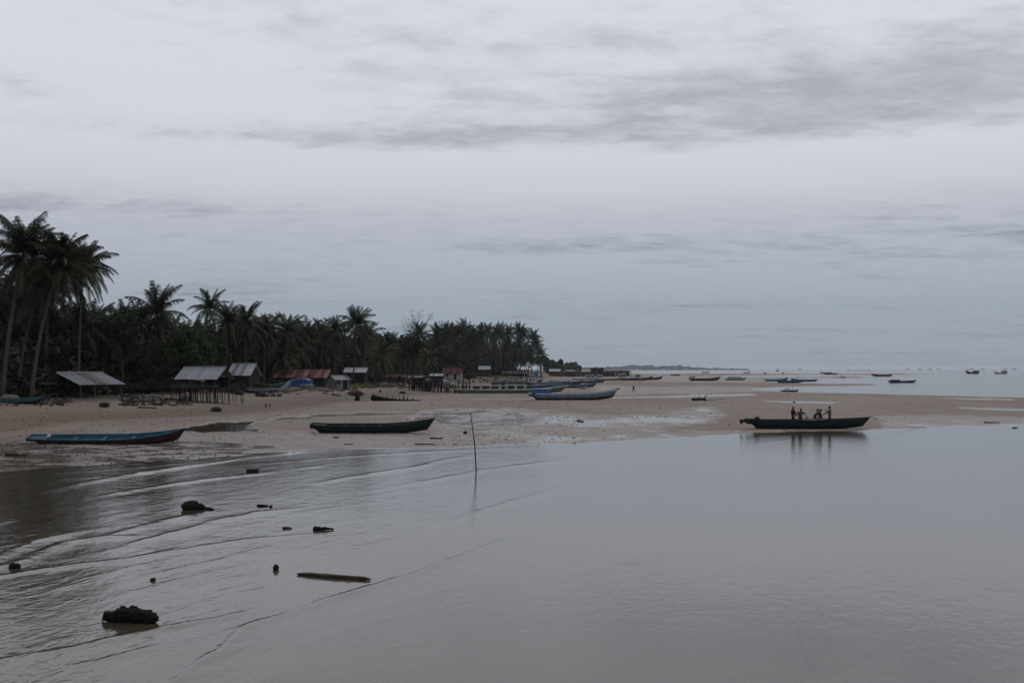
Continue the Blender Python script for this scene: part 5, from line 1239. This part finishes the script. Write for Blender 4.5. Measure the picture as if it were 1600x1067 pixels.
log('driftwood_log', 'short dark log floating under the green boat stern', 'log', (386, 737.4), (404, 737), .11, 'drift', 11, group=WG, taper=.9, lift=.5)
log('driftwood_log', 'dark log on the wet mud at the left edge below the blue boat', 'log', (9, 712), (41, 713), .12, 'drift_brown', 12, taper=.9)
# wrack and branches on the flats
FL = 'driftwood scattered on the flats'
log('driftwood_log', 'dark broken log on the far sand right of the walking person', 'log', (1082, 626), (1103, 625.5), .30, 'drift', 13, group=FL, branches=2, taper=.4)
log('driftwood_stick', 'long thin branch trailing right of the broken log', 'stick', (1100, 626.2), (1132, 623.6), .06, 'drift', 14, group=FL)
log('driftwood_branch', 'forked dark branch on the wet sand straight below the walking person', 'branch', (903, 658), (911, 659.5), .09, 'drift', 15, group=FL, branches=4)
log('driftwood_branch', 'dark twiggy branch right of the green boat bow', 'branch', (672, 685.4), (692, 685.8), .07, 'drift', 16, group=FL, branches=4)
lump('driftwood_stump', 'bird shaped dark stub on the wet sand left of the stake', 'stump', 727, 677.5, 6, 4, 'drift', 37, .15, group=FL)
log('driftwood_stick', 'dark stick under the middle of the green boat', 'stick', (520, 684), (530, 684), .06, 'drift', 17, group=FL)
log('driftwood_stick', 'dark stick lying on the waterline below the green boat bow', 'stick', (648, 694.6), (680, 694.8), .05, 'drift', 18, group=FL, branches=2)
log('driftwood_stick', 'short stick on the waterline below the green boat stern', 'stick', (538, 694.2), (551, 694.6), .04, 'drift', 19, group=FL)
log('driftwood_log', 'dark thin log on the wet sand far right of the crewed boat', 'log', (1538, 660.8), (1562, 660.6), .07, 'drift', 20, group=FL)
log('driftwood_branch', 'small curved branch in the shallows at the right picture edge', 'branch', (1582, 669), (1590, 668), .05, 'drift', 21, group=FL, branches=3)
lump('rock', 'small dark stone in the bright thin pool', 'rock', 1241, 628.8, 4, 2, 'rock', 39, .1)
log('driftwood_log', 'slanting dark log on the far sand beside the bright channel', 'log', (1313, 589.5), (1321, 590.5), .35, 'drift', 22, group=FL)
p = hit(1321, 590.2); q = MB(); q.tube([(0, 0, -.3), (-2.6, 0, 1.9)], [.2, .12], 6); o = q.build('leaning_post', MT['drift']); o.location = p; tag(o, 'leaning dark post on the far sandbar', 'post')
# wrack line and litter: uncounted scraps
def litter(name, label, spots, seed, size=(.06, .2), mats='drift', flat=.5):
    rr = random.Random(seed); q = MB()
    for (px0, px1, y0, y1, n) in spots:
        for k in range(n):
            p = hit(rr.uniform(px0, px1), rr.uniform(y0, y1))
            if p.z < 0.003: continue
            r = rr.uniform(*size) * (p.y / 100) ** .55
            a = rr.uniform(0, 3.14); l = rr.uniform(1, 3.2)
            q.box((p.x, p.y, p.z + r * flat * .4), (r * l, r, r * flat), a, rr.uniform(-.2, .2), rr.uniform(-.2, .2))
    o = q.build(name, MT[mats]); tag(o, label, 'litter', None, 'stuff'); return o
litter('beach_litter', 'dark scraps of wrack and bark strewn over sand and mud', [(0, 400, 636, 720, 420), (0, 360, 688, 730, 420), (400, 1000, 628, 694, 420), (740, 1160, 606, 640, 260), (1000, 1600, 596, 655, 200), (700, 900, 652, 690, 120), (560, 740, 624, 628, 30), (1050, 1250, 660, 700, 22), (500, 580, 624, 626.5, 40), (830, 1130, 650.5, 652, 60), (0, 330, 655, 664, 70), (640, 760, 693, 695.5, 40)], 3, (.03, .09), flat=.4)
litter('heap_of_debris', 'grey driftwood, planks and rubbish heaped along the top of the beach', [(560, 705, 596, 606, 330), (60, 110, 622, 632, 50), (190, 300, 622, 634, 150), (500, 560, 602, 612, 120), (430, 520, 606, 616, 50), (700, 840, 590.5, 597, 130)], 4, (.08, .24), 'drift_pale', .5)
litter('heap_of_debris', 'dark planks and brush mixed through the rubbish along the beach top', [(560, 705, 596, 607, 300), (190, 300, 618, 634, 160), (0, 110, 620, 634, 80), (420, 440, 612, 620, 20), (700, 830, 590, 598, 100)], 5, (.08, .28), 'drift_brown', .6)
litter('coloured_rubbish', 'scraps of red and white rubbish among the debris', [(600, 700, 592, 602, 60), (520, 560, 602, 610, 40), (700, 840, 590, 596, 40)], 6, (.10, .22), 'rust_pale', .5)
litter('pale_rubbish', 'scraps of white plastic and shell along the beach', [(600, 700, 592, 603, 50), (190, 300, 612, 626, 60), (0, 800, 630, 700, 26), (700, 850, 590, 596, 50)], 7, (.06, .22), 'white', .5)
# low arched frames behind the debris
for i, (px_, Y, lab) in enumerate(((636, 285, 'pale arched frame behind the debris heap, left of the stilt posts'), (706, 330, 'left one of two pale arched frames behind the ruined landing stage'), (717, 330, 'right one of two pale arched frames behind the ruined landing stage'))):
    p = at(px_, Y); q = MB()
    for yy in (0, .8): q.tube([(-1.2, yy, 0), (-.9, yy, 1.0), (-.2, yy, 1.5), (.5, yy, 1.3), (1.1, yy, .4)], .09, 6)
    q.box((-.1, .4, 1.45), (.5, .9, .06)); o = q.build('arched_frame', MT['net_grey']); o.location = p; tag(o, lab, 'frame')
# tables and benches in the shelter
for i, (px_, by, w) in enumerate(((84, 622.6, 12), (72, 625, 10), (127, 622.5, 14), (185, 619.5, 10), (197, 621, 9))):
    p = hit(px_, by); s = p.y / F; o = empty('bench', p, 0, ('plank bench left of the open shelter, set back', 'plank bench nearest the blue and green boat', 'pale plank bench under the open shelter', 'plank bench at the right corner of the open shelter', 'mossy plank bench farthest right of the open shelter')[i], 'bench', 'benches by the shelter')
    q = MB(); q.box((0, 0, .5), (w * s, .4, .06)); q.build('seat', MT['drift_pale' if i != 4 else 'olive'], o)
    for sx in (-1, 1): q = MB(); q.box((sx * w * s * .4, 0, .23), (.07, .35, .48)); q.build('leg', MT['wood_dark'], o)

# fishing platforms on the horizon
for i, (px_, w) in enumerate(((1418, 7), (1437, 7), (1453, 7), (1466, 6), (1517, 12), (1534, 9), (1570, 9), (1584, 10), (1150, 5), (1214, 5), (1250, 6))):
    Y = 7000; o = empty('fishing_platform', at(px_, Y, 0), 0, ORD[sorted((1418, 1437, 1453, 1466, 1517, 1534, 1570, 1584, 1150, 1214, 1250)).index(px_)] + ' hazy stilt fishing platform from the left along the horizon', 'platform', 'stilt fishing platforms on the horizon')
    s = Y / F; q = MB(); q.box((0, 0, 5.2), (w * s, 8, 2.6)); q.build('deck', MT['wood_dark'], o)
    q = MB(); q.box((w * s * .1, 0, 7.6), (w * s * .45, 6, 2.4)); q.build('hut', MT['wood_dark'], o)
    for k in range(5): q = MB(); q.box(((k / 4 - .5) * w * s * .95, 0, 1.5), (.9, .9, 5.6)); q.build('stilt', MT['wood_dark'], o)
o = empty('stake_fence', at(1342, 3300, 0), 0, 'long row of stakes of a fish trap far out near the horizon', 'fish trap')
rr = random.Random(5)
for k in range(26): q = MB(); q.box(((k - 13) * 2.6, rr.uniform(-8, 8), 1.5), (.5, .5, rr.uniform(5, 10))); q.build('stake', MT['wood_dark'], o)

# ------------------------------------------------------------------ people
def skin_mesh(verts, edges, radii, name, mat, root=0, sub=1):
    me = bpy.data.meshes.new(name); me.from_pydata([tuple(v) for v in verts], edges, []); me.update()
    o = bpy.data.objects.new(name, me); COL.objects.link(o)
    m = o.modifiers.new('skin', 'SKIN'); m.use_smooth_shade = True
    sv = me.skin_vertices[0].data
    for i, r in enumerate(radii): sv[i].radius = (r, r) if isinstance(r, (int, float)) else r
    sv[root].use_root = True
    s = o.modifiers.new('sub', 'SUBSURF'); s.levels = sub; s.render_levels = sub
    dg = bpy.context.evaluated_depsgraph_get(); dg.update()
    out = bpy.data.meshes.new_from_object(o.evaluated_get(dg)); out.name = name
    bpy.data.objects.remove(o, do_unlink=True); bpy.data.meshes.remove(me)
    out.materials.clear(); out.materials.append(mat)
    out.polygons.foreach_set('use_smooth', [True] * len(out.polygons))
    return out
def person(label, loc, rz, J, shirt, shorts, scale=1.0, hair='hair', group=None):
    """J: joint -> (x right, y forward, z up)"""
    o = empty('person', loc, rz, label, 'person', group); o.scale = (scale,) * 3
    names = list(J); V = [Vector(J[n]) for n in names]; ix = {n: i for i, n in enumerate(names)}
    E = [('pelvis', 'waist'), ('waist', 'chest'), ('chest', 'neck'), ('neck', 'skull')]
    for s in 'lr': E += [('chest', 'sh' + s), ('sh' + s, 'el' + s), ('el' + s, 'wr' + s), ('pelvis', 'hip' + s), ('hip' + s, 'kn' + s), ('kn' + s, 'an' + s), ('an' + s, 'toe' + s)]
    rad = {'pelvis': (.125, .10), 'waist': (.115, .09), 'chest': (.145, .105), 'neck': .055, 'skull': .07}
    for s in 'lr': rad.update({'sh' + s: .062, 'el' + s: .042, 'wr' + s: .028, 'hip' + s: .085, 'kn' + s: .056, 'an' + s: .036, 'toe' + s: .035})
    body = skin_mesh(V, [(ix[a], ix[b]) for a, b in E], [rad[n] for n in names], 'body', MT['skin'])
    # head with face, ears and the hands, joined into the same mesh
    bm = bmesh.new(); bm.from_mesh(body)
    x = MB(); hd = V[ix['skull']] + Vector((0, .02, .07)); up = (V[ix['skull']] - V[ix['neck']]).normalized()
    x.ball(hd, (.074, .095, .115), 12, 9)
    x.add([hd + Vector((-.015, .088, .01)), hd + Vector((.015, .088, .01)), hd + Vector((.018, .088, -.03)), hd + Vector((-.018, .088, -.03)), hd + Vector((0, .12, -.025))], [(0, 1, 4), (1, 2, 4), (2, 3, 4), (3, 0, 4)])
    x.box(hd + Vector((0, .085, -.058)), (.045, .02, .012))
    for s in (-1, 1): x.ball(hd + Vector((s * .078, -.005, -.005)), (.012, .025, .034), 6, 5); x.ball(hd + Vector((s * .03, .084, .015)), (.012, .008, .008), 6, 4)
    for s in 'lr':
        w, e = V[ix['wr' + s]], V[ix['el' + s]]; d = (w - e).normalized(); sd = d.cross(Vector((0, 0, 1))); sd = sd.normalized() if sd.length > .1 else Vector((0, 1, 0)); nn = d.cross(sd)
        x.tube([w - d * .01, w + d * .045, w + d * .085], [.028, .038, .034], 7)
        for k in range(4):
            b = w + d * .08 + sd * (k - 1.5) * .018; L = (.065, .075, .07, .055)[k]
            x.tube([b, b + d * L * .55, b + d * L * .9 + nn * .018], [.010, .009, .007], 5)
        b = w + d * .03 + sd * .032; x.tube([b, b + d * .035 + sd * .02, b + d * .06 + sd * .018], [.011, .010, .008], 5)
    tmp = bpy.data.meshes.new('tmp'); tmp.from_pydata(x.v, [], x.f); bm.from_mesh(tmp); bm.to_mesh(body); bm.free(); bpy.data.meshes.remove(tmp)
    body.polygons.foreach_set('use_smooth', [True] * len(body.polygons))
    link('body', body, o)
    h = MB(); h.ball(hd + Vector((0, -.018, .028)), (.082, .098, .105), 12, 8); h.build('hair', MT[hair], o, True)
    # shirt: a looser chain round trunk and upper arms
    sv = [V[ix[n]] for n in ('pelvis', 'waist', 'chest', 'shl', 'shr')]; sv[0] = sv[0] + (sv[0] - sv[1]).normalized() * .05; sv += [sv[3].lerp(V[ix['ell']], .75), sv[4].lerp(V[ix['elr']], .75), sv[2].lerp(V[ix['neck']], .75)]
    link('shirt', skin_mesh(sv, [(0, 1), (1, 2), (2, 3), (2, 4), (3, 5), (4, 6), (2, 7)], [(.165, .14), (.16, .135), (.19, .155), .092, .092, .072, .072, .08], 'shirt', MT[shirt]), o)
    pv = [V[ix['pelvis']], V[ix['hipl']], V[ix['hipr']], V[ix['hipl']].lerp(V[ix['knl']], .85), V[ix['hipr']].lerp(V[ix['knr']], .85), V[ix['pelvis']].lerp(V[ix['waist']], .3)]
    link('shorts', skin_mesh(pv, [(0, 1), (0, 2), (1, 3), (2, 4), (0, 5)], [(.145, .12), .10, .10, .078, .078, (.14, .112)], 'shorts', MT[shorts]), o)
    return o
STAND = dict(pelvis=(0, 0, .88), waist=(0, .01, 1.02), chest=(0, .0, 1.24), neck=(0, .0, 1.40), skull=(0, .01, 1.47), shl=(-.18, 0, 1.32), ell=(-.23, .02, 1.06), wrl=(-.22, .10, .84), shr=(.18, 0, 1.32), elr=(.23, .02, 1.06), wrr=(.22, .10, .84), hipl=(-.09, 0, .84), knl=(-.10, .03, .46), anl=(-.10, 0, .07), toel=(-.11, .15, .03), hipr=(.09, 0, .84), knr=(.10, .03, .46), anr=(.10, 0, .07), toer=(.11, .15, .03))
def pose(**k): d = dict(STAND); d.update(k); return d
WALK = pose(hipl=(-.09, .02, .84), knl=(-.09, .26, .50), anl=(-.09, .34, .10), toel=(-.09, .48, .06), knr=(.09, -.10, .47), anr=(.09, -.36, .14), toer=(.09, -.30, .02), ell=(-.24, -.14, 1.08), wrl=(-.22, -.14, .86), elr=(.24, .12, 1.08), wrr=(.2, .28, .92), chest=(0, .05, 1.24), neck=(0, .07, 1.40), skull=(0, .09, 1.47))
BEND = pose(waist=(0, .10, 1.00), chest=(0, .33, 1.12), neck=(0, .46, 1.20), skull=(0, .52, 1.24), shl=(-.18, .38, 1.16), ell=(-.2, .46, .92), wrl=(-.14, .56, .74), shr=(.18, .38, 1.16), elr=(.2, .46, .92), wrr=(.14, .58, .74))
STOOP = pose(pelvis=(0, -.08, .72), waist=(0, -.03, .86), chest=(0, .08, 1.06), neck=(0, .15, 1.20), skull=(0, .19, 1.27), shl=(-.19, .09, 1.14), ell=(-.36, .12, .94), wrl=(-.46, .20, .76), shr=(.19, .09, 1.14), elr=(.36, .12, .94), wrr=(.48, .2, .76), hipl=(-.1, -.06, .70), knl=(-.14, .24, .48), anl=(-.13, -.02, .08), toel=(-.14, .14, .03), hipr=(.1, -.06, .7), knr=(.14, .24, .48), anr=(.13, -.02, .08), toer=(.14, .14, .03))
REACH = pose(ell=(-.22, .22, 1.14), wrl=(-.1, .46, 1.02), elr=(.2, .24, 1.12), wrr=(.06, .48, 1.0))
FACEV = pose(ell=(-.20, .14, 1.06), wrl=(-.10, .32, .98), elr=(.22, .12, 1.05), wrr=(.12, .32, .96))
PG = 'people working in the green boat'
fz = D3 * 0.3 + c3.z - 0.04
def in_boat(px_, dy): return Vector(((px_ - CX) / F * (c3.y + dy), c3.y + dy, fz))
person('person in a maroon top standing first from the stern of the green boat', in_boat(1239, .1), R(-70), FACEV, 'maroon', 'blackcloth', 1.0, group=PG)
person('person in a grey green shirt stooping with both arms spread in the green boat', in_boat(1250.5, -.1), R(180), STOOP, 'greycloth', 'navycloth', 1.06, group=PG)
person('person bending down with head low, left one of the close pair in the green boat', in_boat(1273, .15), R(-80), BEND, 'browncloth', 'blackcloth', 1.02, group=PG)
person('person in black, right one of the close pair in the green boat', in_boat(1281.5, -.1), R(75), STOOP, 'blackcloth', 'blackcloth', 1.02, group=PG)
pr = person('person in a grey brown shirt standing nearest the bow and holding a stick', in_boat(1296.5, 0.0), R(85), REACH, 'greycloth', 'navycloth', 1.03, group=PG)
q = MB(); b0 = in_boat(1296.5, 0) + Vector((-.44, 0.05, 1.05)); q.tube([b0 + Vector((.15, 0, .06)), b0, b0 + Vector((-.55, -.02, -.22))], .018, 6); o = q.build('stick', MT['drift_pale']); tag(o, 'thin stick held by the person nearest the bow of the green boat', 'stick')
q = MB()
for k in range(6): q.ball(in_boat(1256 + k * 5, 0) + Vector((0, 0, .42 + .1 * (k % 2))), (.3, .4, .18), 9, 6, k, .18)
tag(q.build('net_heap', MT['net_grey'], None, True), 'fishing net piled in the green boat between its people', 'net')
p = hit(990, 614.2)
person('person in dark clothes walking alone across the far sand', p, R(90), WALK, 'blackcloth', 'blackcloth', 1.06)
for i, (px_, by, lab) in enumerate(((1129, 585.4, 'tiny person standing by the water beyond the red bottomed boat'), (1337, 588.4, 'tiny person standing on the far sandbar left of the red boat'), (1388, 586.2, 'tiny person standing just behind the red boat on the sandbar'), (1367, 586.0, 'tiny person standing at the bow of the red boat on the sandbar'))):
    p = hit(px_, by); person(lab, p, R(40 * i), STAND, 'blackcloth', 'navycloth', 1.05, group='people far out on the flats')

# ------------------------------------------------------------------ air
def haze_box():
    q = MB(); q.box((0, 3000, 29), (30000, 30000, 70)); o = q.build('haze', None); o['kind'] = 'stuff'
    m = bpy.data.materials.new('sea_haze'); m.use_nodes = True; t = m.node_tree; t.nodes.clear()
    out = t.nodes.new('ShaderNodeOutputMaterial'); v = t.nodes.new('ShaderNodeVolumePrincipled')
    v.inputs['Color'].default_value = (0.86, 0.93, 1.0, 1); v.inputs['Density'].default_value = 0.00006; v.inputs['Anisotropy'].default_value = 0.0
    t.links.new(v.outputs[0], out.inputs['Volume']); o.data.materials.append(m); tag(o, 'thin bluish sea haze over beach and water', 'haze')
    m.cycles.homogeneous_volume = True if hasattr(m.cycles, 'homogeneous_volume') else None
haze_box()
